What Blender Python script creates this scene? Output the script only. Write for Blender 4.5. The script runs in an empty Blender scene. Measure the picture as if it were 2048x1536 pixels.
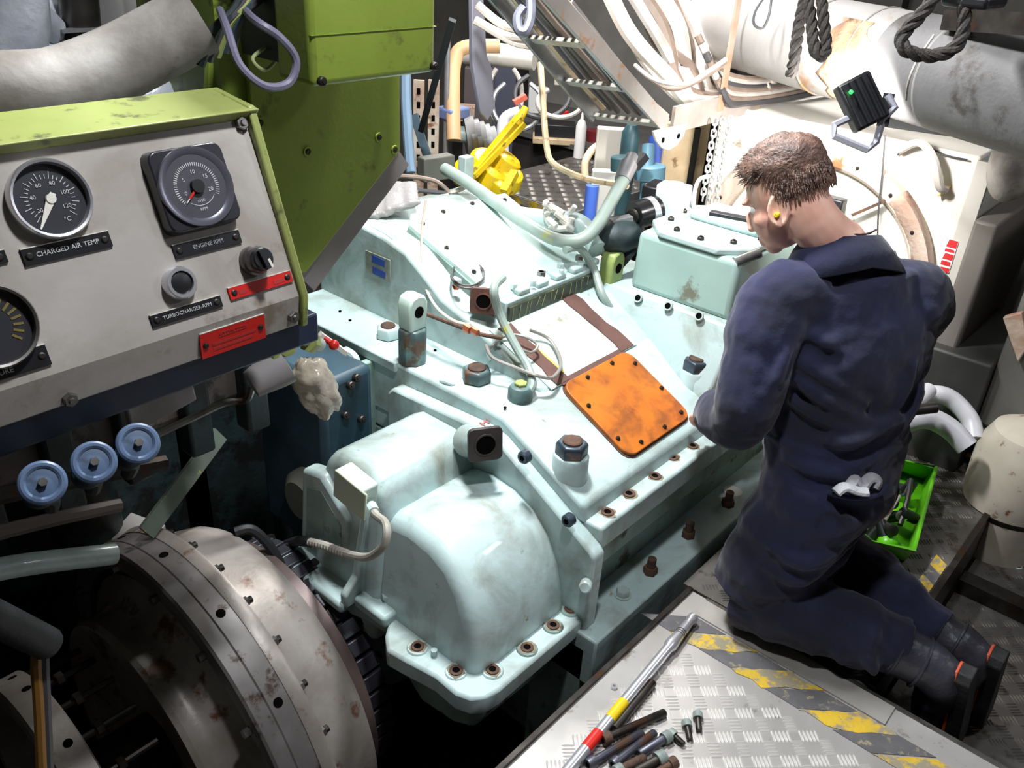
import bpy, bmesh, math, random
from mathutils import Vector, Matrix, Euler, noise
R = math.radians
random.seed(7)
scn = bpy.context.scene
col = scn.collection

# ---------------------------------------------------------------- camera
YAW, PITCH, ROLL, FPX, CAMH = R(39.5), R(29.0), R(3.7), 1740.0, 1.65
_fw = Vector((math.cos(YAW), math.sin(YAW), 0)); _rt = Vector((math.sin(YAW), -math.cos(YAW), 0)); _up = Vector((0, 0, 1))
_f = _fw * math.cos(PITCH) - _up * math.sin(PITCH); _u = _fw * math.sin(PITCH) + _up * math.cos(PITCH)
_r2 = _rt * math.cos(ROLL) + _u * math.sin(ROLL); _u2 = -_rt * math.sin(ROLL) + _u * math.cos(ROLL)
CAM = Vector((0, 0, CAMH))
cd = bpy.data.cameras.new('camera'); cam = bpy.data.objects.new('camera', cd); col.objects.link(cam)
cd.sensor_width = 36; cd.lens = FPX / 2048 * 36; cd.clip_start = .02; cd.clip_end = 60
m = Matrix((_r2, _u2, -_f)).transposed().to_4x4(); m.translation = CAM; cam.matrix_world = m
scn.camera = cam

# ---------------------------------------------------------------- world, lamps, exposure
wd = bpy.data.worlds.new('engine_room_air'); scn.world = wd; wd.use_nodes = True
wd.node_tree.nodes['Background'].inputs[0].default_value = (.72, .8, 1, 1)
wd.node_tree.nodes['Background'].inputs[1].default_value = .018
scn.view_settings.view_transform = 'Standard'; scn.view_settings.look = 'None'
scn.view_settings.gamma = 1; scn.view_settings.use_curve_mapping = False
scn.view_settings.exposure = 0.5
def lamp(name, loc, target, size, power, color=(1, 1, 1), shape='SQUARE', sy=None, spread=180):
    ld = bpy.data.lights.new(name, 'AREA'); ld.shape = 'RECTANGLE' if sy else shape; ld.size = size
    if sy: ld.size_y = sy
    ld.energy = power; ld.color = color; ld.spread = R(spread)
    o = bpy.data.objects.new(name, ld); col.objects.link(o); o.location = loc
    o.rotation_euler = (Vector(target) - Vector(loc)).to_track_quat('-Z', 'Y').to_euler(); return o
lamp('overhead_light', (1.55, 1.50, 2.40), (1.7, 1.5, 0), .16, 60, (.95, .98, 1), sy=.3)
lamp('overhead_light', (.88, .62, 2.5), (1.1, .9, 0), .14, 19, (.94, .96, 1), sy=.14)
lamp('overhead_light', (3.1, 2.35, 2.35), (3.0, 1.9, .5), .25, 44, (1, .97, .95), sy=.5)
lamp('overhead_light', (2.7, -.75, 2.45), (2.3, .2, 0), .3, 9, (.92, .95, 1), sy=.3)  # added fill without a known fixture, brightens the worker and right plates
lamp('overhead_light', (3.7, 3.6, 2.3), (3.6, 3.2, 0), .4, 22, (1, .97, .93), sy=.6)

# ---------------------------------------------------------------- unprojection of measured points onto known planes
def P(px, py, x=None, y=None, z=None, d=None):
    r = _r2 * ((px - 1024) / FPX) + _u2 * (-(py - 768) / FPX) + _f
    t = (x - CAM.x) / r.x if x is not None else (y - CAM.y) / r.y if y is not None else (z - CAM.z) / r.z if z is not None else d
    return CAM + r * t
def V(*a): return Vector(a)

# ---------------------------------------------------------------- mesh builder
def cr(pts, k=6, closed=False):
    pts = [Vector(p) for p in pts]; n = len(pts); out = []
    seg = n if closed else n - 1
    for i in range(seg):
        if closed: p0, p1, p2, p3 = pts[(i - 1) % n], pts[i], pts[(i + 1) % n], pts[(i + 2) % n]
        else: p0, p1, p2, p3 = pts[max(i - 1, 0)], pts[i], pts[i + 1], pts[min(i + 2, n - 1)]
        for j in range(k):
            t = j / k
            out.append(.5 * ((2 * p1) + (p2 - p0) * t + (2 * p0 - 5 * p1 + 4 * p2 - p3) * t * t + (3 * p1 - p0 - 3 * p2 + p3) * t ** 3))
    if not closed: out.append(pts[-1])
    return out
def frame(ax, hint=None):
    ax = Vector(ax).normalized(); h = Vector(hint) if hint is not None else (V(0, 0, 1) if abs(ax.z) < .9 else V(1, 0, 0))
    u = h.cross(ax)
    if u.length < 1e-6: u = V(0, 1, 0).cross(ax)
    u.normalize(); v = ax.cross(u); return u, v, ax
class MB:
    def __init__(s): s.v = []; s.f = []
    def add(s, vs, fs):
        o = len(s.v); s.v += [Vector(p) for p in vs]; s.f += [tuple(i + o for i in f) for f in fs]; return s
    def box(s, c, sz, rot=None, taper=1.0):
        c = Vector(c); h = Vector(sz) / 2; vs = []
        for z in (-1, 1):
            k = taper if z > 0 else 1
            for x, y in ((-1, -1), (1, -1), (1, 1), (-1, 1)):
                p = V(x * h.x * k, y * h.y * k, z * h.z); vs.append(c + (rot @ p if rot else p))
        return s.add(vs, [(3, 2, 1, 0), (4, 5, 6, 7), (0, 1, 5, 4), (1, 2, 6, 5), (2, 3, 7, 6), (3, 0, 4, 7)])
    def bb(s, x0, x1, y0, y1, z0, z1): return s.box(((x0 + x1) / 2, (y0 + y1) / 2, (z0 + z1) / 2), (abs(x1 - x0), abs(y1 - y0), abs(z1 - z0)))
    def beam(s, a, b, w, h, hint=None):
        a, b = Vector(a), Vector(b); u, v, ax = frame(b - a, hint); vs = []
        for p in (a, b):
            for i, j in ((-1, -1), (1, -1), (1, 1), (-1, 1)): vs.append(p + u * (w / 2 * i) + v * (h / 2 * j))
        return s.add(vs, [(3, 2, 1, 0), (4, 5, 6, 7), (0, 1, 5, 4), (1, 2, 6, 5), (2, 3, 7, 6), (3, 0, 4, 7)])
    def lathe(s, o, ax, prof, n=24, cap=True, a0=0, hint=None):
        o = Vector(o); u, v, ax = frame(ax, hint); vs = []; fs = []
        for a, r in prof:
            for i in range(n):
                t = 2 * math.pi * i / n + a0; vs.append(o + ax * a + (u * math.cos(t) + v * math.sin(t)) * r)
        for k in range(len(prof) - 1):
            for i in range(n):
                j = (i + 1) % n; fs.append((k * n + i, k * n + j, (k + 1) * n + j, (k + 1) * n + i))
        if cap: fs += [tuple(range(n - 1, -1, -1)), tuple(range((len(prof) - 1) * n, len(prof) * n))]
        return s.add(vs, fs)
    def ring(s, o, ax, prof, n=24):          # closed profile (annulus)
        return s.lathe(o, ax, list(prof) + [prof[0]], n, cap=False)
    def cyl(s, a, b, r, r2=None, n=16):
        a, b = Vector(a), Vector(b); return s.lathe(a, b - a, [(0, r), ((b - a).length, r if r2 is None else r2)], n)
    def hex(s, o, ax, r, h, a0=0): return s.lathe(o, ax, [(0, r), (h * .85, r), (h, r * .9)], 6, a0=a0)
    def tube(s, pts, r, n=8, closed=False, hint=None):
        pts = [Vector(p) for p in pts]; N = len(pts); vs = []; fs = []
        rr = r if hasattr(r, '__len__') else [r] * N; u = None
        for i, p in enumerate(pts):
            t = (pts[(i + 1) % N] - pts[i - 1]) if closed else (pts[min(i + 1, N - 1)] - pts[max(i - 1, 0)])
            if t.length < 1e-9: t = V(0, 0, 1)
            t.normalize()
            if u is None: u, v, _ = frame(t, hint)
            else:
                u = u - t * u.dot(t)
                if u.length < 1e-6: u = frame(t)[0]
                u.normalize(); v = t.cross(u)
            ri = rr[i]; ra, rb = ri if isinstance(ri, tuple) else (ri, ri)
            for k in range(n):
                a = 2 * math.pi * k / n; vs.append(p + u * (math.cos(a) * ra) + v * (math.sin(a) * rb))
        for i in range(N if closed else N - 1):
            j = (i + 1) % N
            for k in range(n):
                l = (k + 1) % n; fs.append((i * n + k, i * n + l, j * n + l, j * n + k))
        if not closed: fs += [tuple(range(n - 1, -1, -1)), tuple(range((N - 1) * n, N * n))]
        return s.add(vs, fs)
    def prism(s, poly, ax, a0, a1, scale1=None):
        n = len(poly); vs = []
        c = (sum(p[0] for p in poly) / n, sum(p[1] for p in poly) / n)
        for a, k in ((a0, 1), (a1, scale1 or 1)):
            for p in poly:
                q = (c[0] + (p[0] - c[0]) * k, c[1] + (p[1] - c[1]) * k)
                vs.append({'x': V(a, *q), 'y': V(q[0], a, q[1]), 'z': V(q[0], q[1], a)}[ax])
        return s.add(vs, [tuple(range(n - 1, -1, -1)), tuple(range(n, 2 * n))] + [(i, (i + 1) % n, n + (i + 1) % n, n + i) for i in range(n)])
    def slab(s, poly, o, U, W, th, inset=0):
        o, U, W = Vector(o), Vector(U).normalized(), Vector(W).normalized(); N = U.cross(W).normalized(); n = len(poly)
        c = (sum(p[0] for p in poly) / n, sum(p[1] for p in poly) / n); vs = []
        for h, k in ((0, 1), (th, 1 - inset)):
            for p in poly: vs.append(o + U * (c[0] + (p[0] - c[0]) * k) + W * (c[1] + (p[1] - c[1]) * k) + N * h)
        return s.add(vs, [tuple(range(n - 1, -1, -1)), tuple(range(n, 2 * n))] + [(i, (i + 1) % n, n + (i + 1) % n, n + i) for i in range(n)])
    def ball(s, c, r, nu=16, nv=10, rot=None):
        c = Vector(c); r = Vector(r) if hasattr(r, '__len__') else V(r, r, r); vs = []; fs = []
        for j in range(1, nv):
            a = math.pi * j / nv
            for i in range(nu):
                b = 2 * math.pi * i / nu; p = V(r.x * math.sin(a) * math.cos(b), r.y * math.sin(a) * math.sin(b), r.z * math.cos(a)); vs.append(c + (rot @ p if rot else p))
        vs += [c + (rot @ V(0, 0, r.z) if rot else V(0, 0, r.z)), c - (rot @ V(0, 0, r.z) if rot else V(0, 0, r.z))]; T = len(vs) - 2
        for j in range(nv - 2):
            for i in range(nu):
                k = (i + 1) % nu; fs.append((j * nu + i, (j + 1) * nu + i, (j + 1) * nu + k, j * nu + k))
        for i in range(nu):
            k = (i + 1) % nu; fs.append((T, i, k)); fs.append((T + 1, (nv - 2) * nu + k, (nv - 2) * nu + i))
        return s.add(vs, fs)
    def build(s, name, mat, parent=None, bevel=0, seg=2, smooth=35, sub=0, loc=None):
        me = bpy.data.meshes.new(name); off = Vector((0, 0, 0))
        if parent is not None:
            r_ = parent
            while r_.parent: r_ = r_.parent
            off = r_.location.copy()
        else:
            xs = [p.x for p in s.v]; ys = [p.y for p in s.v]; zs = [p.z for p in s.v]
            off = Vector(loc) if loc is not None else V((min(xs) + max(xs)) / 2, (min(ys) + max(ys)) / 2, min(zs))
        me.from_pydata([p - off for p in s.v], [], s.f); me.update()
        bm = bmesh.new(); bm.from_mesh(me); bmesh.ops.recalc_face_normals(bm, faces=bm.faces); bm.to_mesh(me); bm.free()
        if smooth:
            for p in me.polygons: p.use_smooth = True
            me.set_sharp_from_angle(angle=R(smooth))
        o = bpy.data.objects.new(name, me); col.objects.link(o); me.materials.append(mat)
        if parent is not None: o.parent = parent
        else: o.location = off
        if bevel:
            b = o.modifiers.new('edge', 'BEVEL'); b.width = bevel; b.segments = seg; b.limit_method = 'ANGLE'; b.angle_limit = R(30); b.harden_normals = False
        if sub:
            b = o.modifiers.new('sub', 'SUBSURF'); b.levels = sub; b.render_levels = sub
        return o
def mb(): return MB()
def tag(o, label, cat, group=None, kind=None):
    o['label'] = label; o['category'] = cat
    if group: o['group'] = group
    if kind: o['kind'] = kind
    return o
def struct(o, label=None):
    o['kind'] = 'structure'
    if label: o['label'] = label
    return o
def thing(name, label, cat, loc=(0, 0, 0), group=None):
    o = bpy.data.objects.new(name, None); col.objects.link(o); o.location = loc; o.empty_display_size = .05
    return tag(o, label, cat, group)
def text(s, size, o, U, W, mat, parent, name='lettering', depth=.0006, align='CENTER'):
    cu = bpy.data.curves.new(name, 'FONT'); cu.body = s; cu.size = size; cu.align_x = align; cu.align_y = 'CENTER'; cu.extrude = depth; cu.resolution_u = 2
    t = bpy.data.objects.new(name + '_tmp', cu); col.objects.link(t); bpy.context.view_layer.update()
    me = bpy.data.meshes.new_from_object(t.evaluated_get(bpy.context.evaluated_depsgraph_get())); bpy.data.objects.remove(t)
    r_ = parent
    while r_.parent: r_ = r_.parent
    U, W = Vector(U).normalized(), Vector(W).normalized(); N = U.cross(W); mm = Matrix((U, W, N)).transposed().to_4x4(); mm.translation = Vector(o) - r_.location
    me.transform(mm); me.materials.clear(); me.materials.append(mat)
    ob = bpy.data.objects.new(name, me); col.objects.link(ob); ob.parent = parent; return ob
def rrect(w, h, r, k=5):
    out = []
    for cx, cy, a0 in ((w / 2 - r, h / 2 - r, 0), (-w / 2 + r, h / 2 - r, 90), (-w / 2 + r, -h / 2 + r, 180), (w / 2 - r, -h / 2 + r, 270)):
        for i in range(k): a = R(a0 + 90 * i / (k - 1)); out.append((cx + r * math.cos(a), cy + r * math.sin(a)))
    return out

# ---------------------------------------------------------------- procedural materials
def lin(c): return tuple((v / 12.92 if v <= .04045 else ((v + .055) / 1.055) ** 2.4) for v in (x / 255 for x in c))
MATS = {}
def mat(name, c, rough=.5, metal=0, c2=None, nscale=6, dirt=None, damt=.0, dscale=14, bump=0, bscale=80, emit=0, trans=0, coat=0, spec=.5, sheen=0, alpha=1, stain=None):
    if name in MATS: return MATS[name]
    ma = bpy.data.materials.new(name); ma.use_nodes = True; nt = ma.node_tree; N = nt.nodes; L = nt.links
    b = N['Principled BSDF']; b.inputs['Roughness'].default_value = rough; b.inputs['Metallic'].default_value = metal
    b.inputs['Specular IOR Level'].default_value = spec
    tc = N.new('ShaderNodeTexCoord'); src = None
    c = lin(c) + (1,)
    if c2:
        n1 = N.new('ShaderNodeTexNoise'); n1.inputs['Scale'].default_value = nscale; n1.inputs['Detail'].default_value = 5; L.new(tc.outputs['Object'], n1.inputs['Vector'])
        rp = N.new('ShaderNodeValToRGB'); rp.color_ramp.elements[0].position = .35; rp.color_ramp.elements[1].position = .65
        rp.color_ramp.elements[0].color = c; rp.color_ramp.elements[1].color = lin(c2) + (1,); L.new(n1.outputs['Fac'], rp.inputs['Fac']); src = rp.outputs['Color']
    if dirt:
        n2 = N.new('ShaderNodeTexNoise'); n2.inputs['Scale'].default_value = dscale; n2.inputs['Detail'].default_value = 9; n2.inputs['Roughness'].default_value = .65; L.new(tc.outputs['Object'], n2.inputs['Vector'])
        r2 = N.new('ShaderNodeValToRGB'); e = r2.color_ramp.elements; e[0].position = max(0, .62 - damt); e[0].color = (0, 0, 0, 1); e[1].position = max(.03, .70 - damt); e[1].color = (1, 1, 1, 1)
        L.new(n2.outputs['Fac'], r2.inputs['Fac']); mx = N.new('ShaderNodeMix'); mx.data_type = 'RGBA'; L.new(r2.outputs['Color'], mx.inputs['Factor'])
        if src: L.new(src, mx.inputs[6])
        else: mx.inputs[6].default_value = c
        mx.inputs[7].default_value = lin(dirt) + (1,); src = mx.outputs[2]
    if stain:
        n4 = N.new('ShaderNodeTexNoise'); n4.inputs['Scale'].default_value = stain[2]; n4.inputs['Detail'].default_value = 7; n4.inputs['Roughness'].default_value = .6; n4.inputs['Distortion'].default_value = .6
        mp = N.new('ShaderNodeMapping'); mp.inputs['Location'].default_value = (3.1, 1.7, 5.3); L.new(tc.outputs['Object'], mp.inputs['Vector']); L.new(mp.outputs['Vector'], n4.inputs['Vector'])
        r4 = N.new('ShaderNodeValToRGB'); e = r4.color_ramp.elements; e[0].position = .48; e[0].color = (0, 0, 0, 1); e[1].position = .75; e[1].color = (stain[1],) * 3 + (1,)
        L.new(n4.outputs['Fac'], r4.inputs['Fac']); mx = N.new('ShaderNodeMix'); mx.data_type = 'RGBA'; L.new(r4.outputs['Color'], mx.inputs['Factor'])
        if src: L.new(src, mx.inputs[6])
        else: mx.inputs[6].default_value = c
        mx.inputs[7].default_value = lin(stain[0]) + (1,); src = mx.outputs[2]
    if src: L.new(src, b.inputs['Base Color'])
    else: b.inputs['Base Color'].default_value = c
    if bump:
        n3 = N.new('ShaderNodeTexNoise'); n3.inputs['Scale'].default_value = bscale; n3.inputs['Detail'].default_value = 4; L.new(tc.outputs['Object'], n3.inputs['Vector'])
        bp = N.new('ShaderNodeBump'); bp.inputs['Strength'].default_value = bump; bp.inputs['Distance'].default_value = .01; L.new(n3.outputs['Fac'], bp.inputs['Height']); L.new(bp.outputs['Normal'], b.inputs['Normal'])
    if emit: b.inputs['Emission Color'].default_value = c; b.inputs['Emission Strength'].default_value = emit
    if trans: b.inputs['Transmission Weight'].default_value = trans
    if coat: b.inputs['Coat Weight'].default_value = coat
    if sheen: b.inputs['Sheen Weight'].default_value = sheen
    if alpha < 1: b.inputs['Alpha'].default_value = alpha
    MATS[name] = ma; return ma
SEA = mat('seafoam_enamel', (181, 201, 200), .42, c2=(170, 191, 189), nscale=5, dirt=(128, 126, 100), damt=-.03, dscale=26, bump=.08, bscale=45, coat=.15, stain=((112, 102, 78), .8, 5.5))
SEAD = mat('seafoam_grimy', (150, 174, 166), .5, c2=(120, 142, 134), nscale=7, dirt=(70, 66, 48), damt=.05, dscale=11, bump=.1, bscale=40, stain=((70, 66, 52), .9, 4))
RUST = mat('rust_brown', (96, 66, 48), .75, c2=(60, 44, 36), nscale=30, bump=.3, bscale=120)
RUSTP = mat('rusty_paint', (150, 112, 92), .7, c2=(196, 184, 168), nscale=9, dirt=(120, 70, 40), damt=.06, dscale=16, bump=.15)
BLACK = mat('black_plastic', (22, 22, 25), .4, c2=(30, 30, 34))
HOLE_SHADE = mat('hole_shade', (8, 7, 6), .9, spec=.05)  # near-black colour stands for the shade inside holes
RUBBER = mat('black_rubber', (24, 24, 26), .6, bump=.1)
STEEL = mat('machined_steel', (150, 148, 145), .35, metal=.9, c2=(110, 106, 102), nscale=20, dirt=(82, 62, 48), damt=.05, dscale=20)
DSTEEL = mat('dark_steel', (72, 68, 64), .45, metal=.8, c2=(45, 42, 40), nscale=18, dirt=(70, 48, 34), damt=.06)
CHROME = mat('chrome', (215, 215, 220), .28, metal=.75)
ORANGE = mat('orange_plate_paint', (194, 110, 28), .42, c2=(182, 96, 22), nscale=7, dirt=(150, 76, 26), damt=.03, dscale=9, stain=((104, 56, 26), .95, 13), bump=.05)
GREY = mat('console_grey', (176, 171, 165), .45, c2=(168, 162, 156), nscale=5, dirt=(132, 120, 104), damt=.03, dscale=6, bump=.03, stain=((128, 116, 98), .7, 4.5))
LIME = mat('lime_enamel', (132, 150, 60), .4, c2=(122, 140, 52), nscale=6, dirt=(98, 104, 44), damt=.03, dscale=10, bump=.04)
LIMED = mat('lime_pale', (150, 158, 92), .45, c2=(138, 148, 78), nscale=9, dirt=(90, 92, 60), damt=.06, dscale=18)
BLUEG = mat('engine_blue_grey', (48, 66, 78), .5, c2=(36, 50, 58), nscale=8, dirt=(26, 26, 26), damt=.1, dscale=9)
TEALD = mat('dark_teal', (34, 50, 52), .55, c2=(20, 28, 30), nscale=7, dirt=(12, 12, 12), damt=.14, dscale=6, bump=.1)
BLUE = mat('valve_blue', (88, 108, 138), .4, c2=(74, 94, 122), nscale=16, dirt=(60, 70, 84), damt=.03)
WHITE = mat('white_enamel', (226, 222, 212), .45, c2=(218, 212, 200), nscale=4, dirt=(150, 132, 110), damt=.01, dscale=7, bump=.04)
LAG = mat('grey_lagging', (156, 152, 146), .6, c2=(128, 122, 114), nscale=9, dirt=(96, 84, 72), damt=.03, dscale=8, bump=.12, bscale=50, stain=((92, 82, 72), .8, 5))
SILVER = mat('silver_casting', (204, 208, 216), .36, metal=.25, c2=(176, 182, 194), nscale=9, bump=.25, bscale=40)
RED = mat('red_plate', (206, 34, 26), .35, c2=(196, 30, 24))
INK = mat('light_print', (196, 196, 196), .5)
INKR = mat('worn_red_print', (168, 44, 40), .5)
CREAM = mat('beige_paint', (206, 184, 150), .5, c2=(190, 164, 128), nscale=12, dirt=(130, 96, 64), damt=.04)
YEL = mat('machine_yellow', (226, 190, 20), .4, c2=(206, 170, 16), nscale=12, dirt=(120, 96, 40), damt=.05, dscale=20)
GALV = mat('galvanised', (158, 158, 160), .42, metal=.6, c2=(136, 138, 142), nscale=14, dirt=(150, 120, 92), damt=.03)
CABLE = mat('cable_grey', (178, 172, 166), .5, c2=(164, 156, 148), nscale=10)
CABLEW = mat('cable_white', (226, 214, 202), .5, c2=(206, 190, 176), nscale=6)
CABLEB = mat('cable_brown', (134, 116, 102), .5, c2=(108, 92, 82), nscale=8)
CABLED = mat('cable_dark', (66, 64, 66), .5)
ROPE = mat('rope_dark', (52, 46, 42), .8, c2=(38, 34, 32), nscale=40, bump=.4, bscale=150)
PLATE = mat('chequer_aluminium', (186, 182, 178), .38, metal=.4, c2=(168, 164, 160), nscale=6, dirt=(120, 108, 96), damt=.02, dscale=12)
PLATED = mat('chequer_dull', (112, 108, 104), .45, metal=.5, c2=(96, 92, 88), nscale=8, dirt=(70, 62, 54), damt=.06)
HAZY = mat('hazard_yellow', (206, 170, 44), .5, c2=(190, 158, 52), nscale=20, dirt=(140, 132, 112), damt=.15, dscale=22, bump=.15, bscale=120)
HAZG = mat('hazard_grey', (96, 94, 96), .55, c2=(84, 82, 84), nscale=20, dirt=(150, 140, 110), damt=.04, dscale=30)
NAVY = None
# ================================================================ small shared pieces
PIECE = {}
def piece(kind, fn, ma):
    if kind not in PIECE:
        b = MB(); fn(b); o = b.build(kind + '_src', ma, loc=(0, 0, 0)); PIECE[kind] = o.data; bpy.data.objects.remove(o)
    return PIECE[kind]
def inst(kind, name, parent, pos, axis=(0, 0, 1), s=1.0, spin=0.0):
    o = bpy.data.objects.new(name, PIECE[kind]); col.objects.link(o); r_ = parent
    while r_.parent: r_ = r_.parent
    o.parent = parent; o.location = Vector(pos) - r_.location
    q = Vector(axis).normalized().to_track_quat('Z', 'Y'); o.rotation_euler = (q @ Euler((0, 0, spin)).to_quaternion()).to_euler()
    o.scale = (s, s, s) if not hasattr(s, '__len__') else s
    return o
piece('bolt_steel', lambda b: (b.hex((0, 0, -.002), (0, 0, 1), .010, .009), b.cyl((0, 0, .006), (0, 0, .011), .005, .004, 10)), STEEL)
piece('bolt_sea', lambda b: (b.lathe((0, 0, -.002), (0, 0, 1), [(0, .015), (.004, .015)], 14), b.hex((0, 0, .001), (0, 0, 1), .012, .011)), SEA)
piece('bolt_dark', lambda b: (b.lathe((0, 0, -.002), (0, 0, 1), [(0, .008), (.008, .008), (.010, .0065)], 12), b.lathe((0, 0, .0075), (0, 0, 1), [(0, .004), (.003, .004)], 6)), DSTEEL)
piece('screw', lambda b: b.lathe((0, 0, -.001), (0, 0, 1), [(0, .0065), (.0025, .0062), (.004, .004)], 12), DSTEEL)
piece('hole_rusty', lambda b: b.ring((0, 0, -.004), (0, 0, 1), [(0, .021), (.008, .0205), (.009, .0185), (.0085, .0115), (.001, .011), (0, .012)], 18), RUST)
piece('bore', lambda b: b.lathe((0, 0, -.004), (0, 0, 1), [(0, .0116), (.0062, .0116)], 18), HOLE_SHADE)
piece('hole_plain', lambda b: b.ring((0, 0, -.004), (0, 0, 1), [(0, .017), (.006, .0165), (.007, .015), (.0065, .0115), (.001, .011), (0, .012)], 18), SEA)
STAIN = mat('rust_stain', (136, 128, 108), .7, c2=(104, 94, 76), nscale=40, dirt=(70, 54, 40), damt=.06, dscale=30)
def hole(parent, pos, axis=(0, 0, 1), s=1.0, rusty=True):
    o = inst('hole_rusty' if rusty else 'hole_plain', 'bolt_hole', parent, pos, axis, s)
    inst('bore', 'bore', parent, pos, axis, s)
    if rusty:
        u, v, n_ = frame(axis); pl = []
        for i in range(14):
            a = 2 * math.pi * i / 14; r_ = s * random.uniform(.022, .032); pl.append((math.cos(a) * r_, math.sin(a) * r_))
        mb().slab(pl, Vector(pos) - n_ * .002, u, v, .0026).build('rust_stain', STAIN, parent)
    return o

# ================================================================ the room
FZ = -.55
struct(mb().bb(-1.3, 6.0, -1.7, 5.0, FZ - .1, FZ).build('floor', mat('bilge_oily', (40, 38, 36), .35, c2=(24, 22, 20), nscale=4, dirt=(60, 50, 40), damt=.04)))
BULK = mat('bulkhead_paint', (84, 82, 78), .6, c2=(66, 64, 60), nscale=2, dirt=(90, 76, 60), damt=.02)
struct(mb().bb(5.9, 6.0, -1.7, 5.0, FZ, 2.7).build('wall_back', BULK))
struct(mb().bb(-1.3, 6.0, 4.9, 5.0, FZ, 2.7).build('wall_left', BULK))
struct(mb().bb(-1.3, 6.0, -1.7, -1.6, FZ, 2.7).build('wall_right', BULK))
struct(mb().bb(-1.3, -1.2, -1.7, 5.0, FZ, 2.7).build('wall_front', BULK))
struct(mb().bb(-1.3, 6.0, -1.7, 5.0, 2.7, 2.8).build('ceiling', BULK))
# second bulkhead stiffeners on far walls
for i in range(6): struct(mb().bb(5.78, 5.9, -1.2 + i * 1.05, -1.14 + i * 1.05, FZ, 2.7).build('trim_%d' % (i + 1), BULK))

# ================================================================ floor plates (chequer plate on frames)
def treads(x0, x1, y0, y1, z, pitch=.05, skip=None, L=.034, W=.0062, H=.003):
    b = MB(); nx = int((x1 - x0) / pitch); ny = int((y1 - y0) / pitch)
    for i in range(nx):
        for j in range(ny):
            cx, cy = x0 + (i + .5) * pitch, y0 + (j + .5) * pitch
            if skip and skip(cx, cy): continue
            d = R(45) if (i + j) % 2 else R(-45); du = V(math.cos(d), math.sin(d), 0); dv = V(-du.y, du.x, 0)
            for k in range(-2, 3):
                c = V(cx, cy, z) + dv * (k * .0092); e = du * (L / 2); w_ = dv * (W / 2); t = V(0, 0, H)
                b.add([c - e, c - e * .6 - w_, c + e * .6 - w_, c + e, c + e * .6 + w_, c - e * .6 + w_, c - e * .6 + t, c + e * .6 + t],
                      [(0, 1, 6), (1, 2, 7, 6), (2, 3, 7), (3, 4, 7), (4, 5, 6, 7), (5, 0, 6)])
    return b
# near plate with worn hazard stripe
fp = thing('floor_plate', 'bright chequer plate with worn yellow hazard stripe, in the foreground under the loose bolts', 'floor plate', (1.0, .2, -.03))
mb().bb(.2, 1.775, -.7, .765, -.02, 0).build('plate_sheet', PLATE, fp)
SL = (1.60, 1.70)
t_ = treads(.25, 1.585, -.65, .74, 0, .047).build('tread_pattern', mat('tread_pale', (224, 220, 216), .35, metal=.4), fp); t_['kind'] = 'stuff'  # treads in a paler tone than the sheet
mb().bb(.2, 1.775, .765, .777, -.09, .012).build('edge_angle', DSTEEL, fp)
mb().bb(1.765, 1.779, -.7, .72, -.12, .002).build('edge_lip', STEEL, fp)
mb().bb(1.697, 1.765, .195, .72, 0, .005).build('edge_strip', mat('bare_strip', (176, 172, 166), .45, metal=.4, c2=(160, 155, 148), nscale=10), fp)
# hazard blocks, slanted parallelograms
y = .76; k = 1
while y > -.62:
    wdt = .088 if k % 2 == 0 else .092
    poly = [(1.598, y + .06), (1.692, y - .055), (1.692, y - .055 - wdt), (1.598, y + .06 - wdt)]
    if k % 2 == 0:
        q = []
        for (a, b_), (a2, b2) in zip(poly, poly[1:] + poly[:1]):
            for t_k in range(5): q.append((a + (a2 - a) * t_k / 5 + random.uniform(-.006, .006), b_ + (b2 - b_) * t_k / 5 + random.uniform(-.005, .005)))
    else: q = poly
    mb().prism(q[::-1], 'z', .0005, .0022 if k % 2 == 0 else .0016).build('hazard_block', HAZY if k % 2 == 0 else HAZG, fp)
    y -= wdt; k += 1
# plate the worker kneels on
kp = thing('floor_plate', 'dull chequer plate under the kneeling worker and the green basket', 'floor plate', (2.5, .5, -.03))
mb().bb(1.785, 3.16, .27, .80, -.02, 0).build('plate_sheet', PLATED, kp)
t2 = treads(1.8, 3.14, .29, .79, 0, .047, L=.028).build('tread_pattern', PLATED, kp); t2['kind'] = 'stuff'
mb().bb(1.785, 3.16, .252, .27, -.14, .012).build('edge_angle', DSTEEL, kp)
mb().bb(3.16, 3.185, .252, .82, -.1, .03).build('edge_angle', DSTEEL, kp)
for i, (xa, ma) in enumerate(((2.23, HAZY), (2.29, HAZG), (2.35, HAZY))):
    mb().prism([(xa, .275), (xa + .06, .275), (xa + .09, .315), (xa + .03, .315)], 'z', .0005, .004).build('hazard_block', ma, kp)
# low plate on the right
lp = thing('floor_plate', 'scuffed lower chequer plate beyond the worker boots at the right edge', 'floor plate', (2.6, -.2, -.2))
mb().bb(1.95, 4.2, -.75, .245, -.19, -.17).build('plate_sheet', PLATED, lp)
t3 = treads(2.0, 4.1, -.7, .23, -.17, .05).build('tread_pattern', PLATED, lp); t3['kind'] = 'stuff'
mb().bb(2.55, 2.61, -.75, .245, -.17, -.12).build('cross_bar', DSTEEL, lp)
hole(lp, P(2035, 1133, z=-.17), s=.9, rusty=False)
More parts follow.
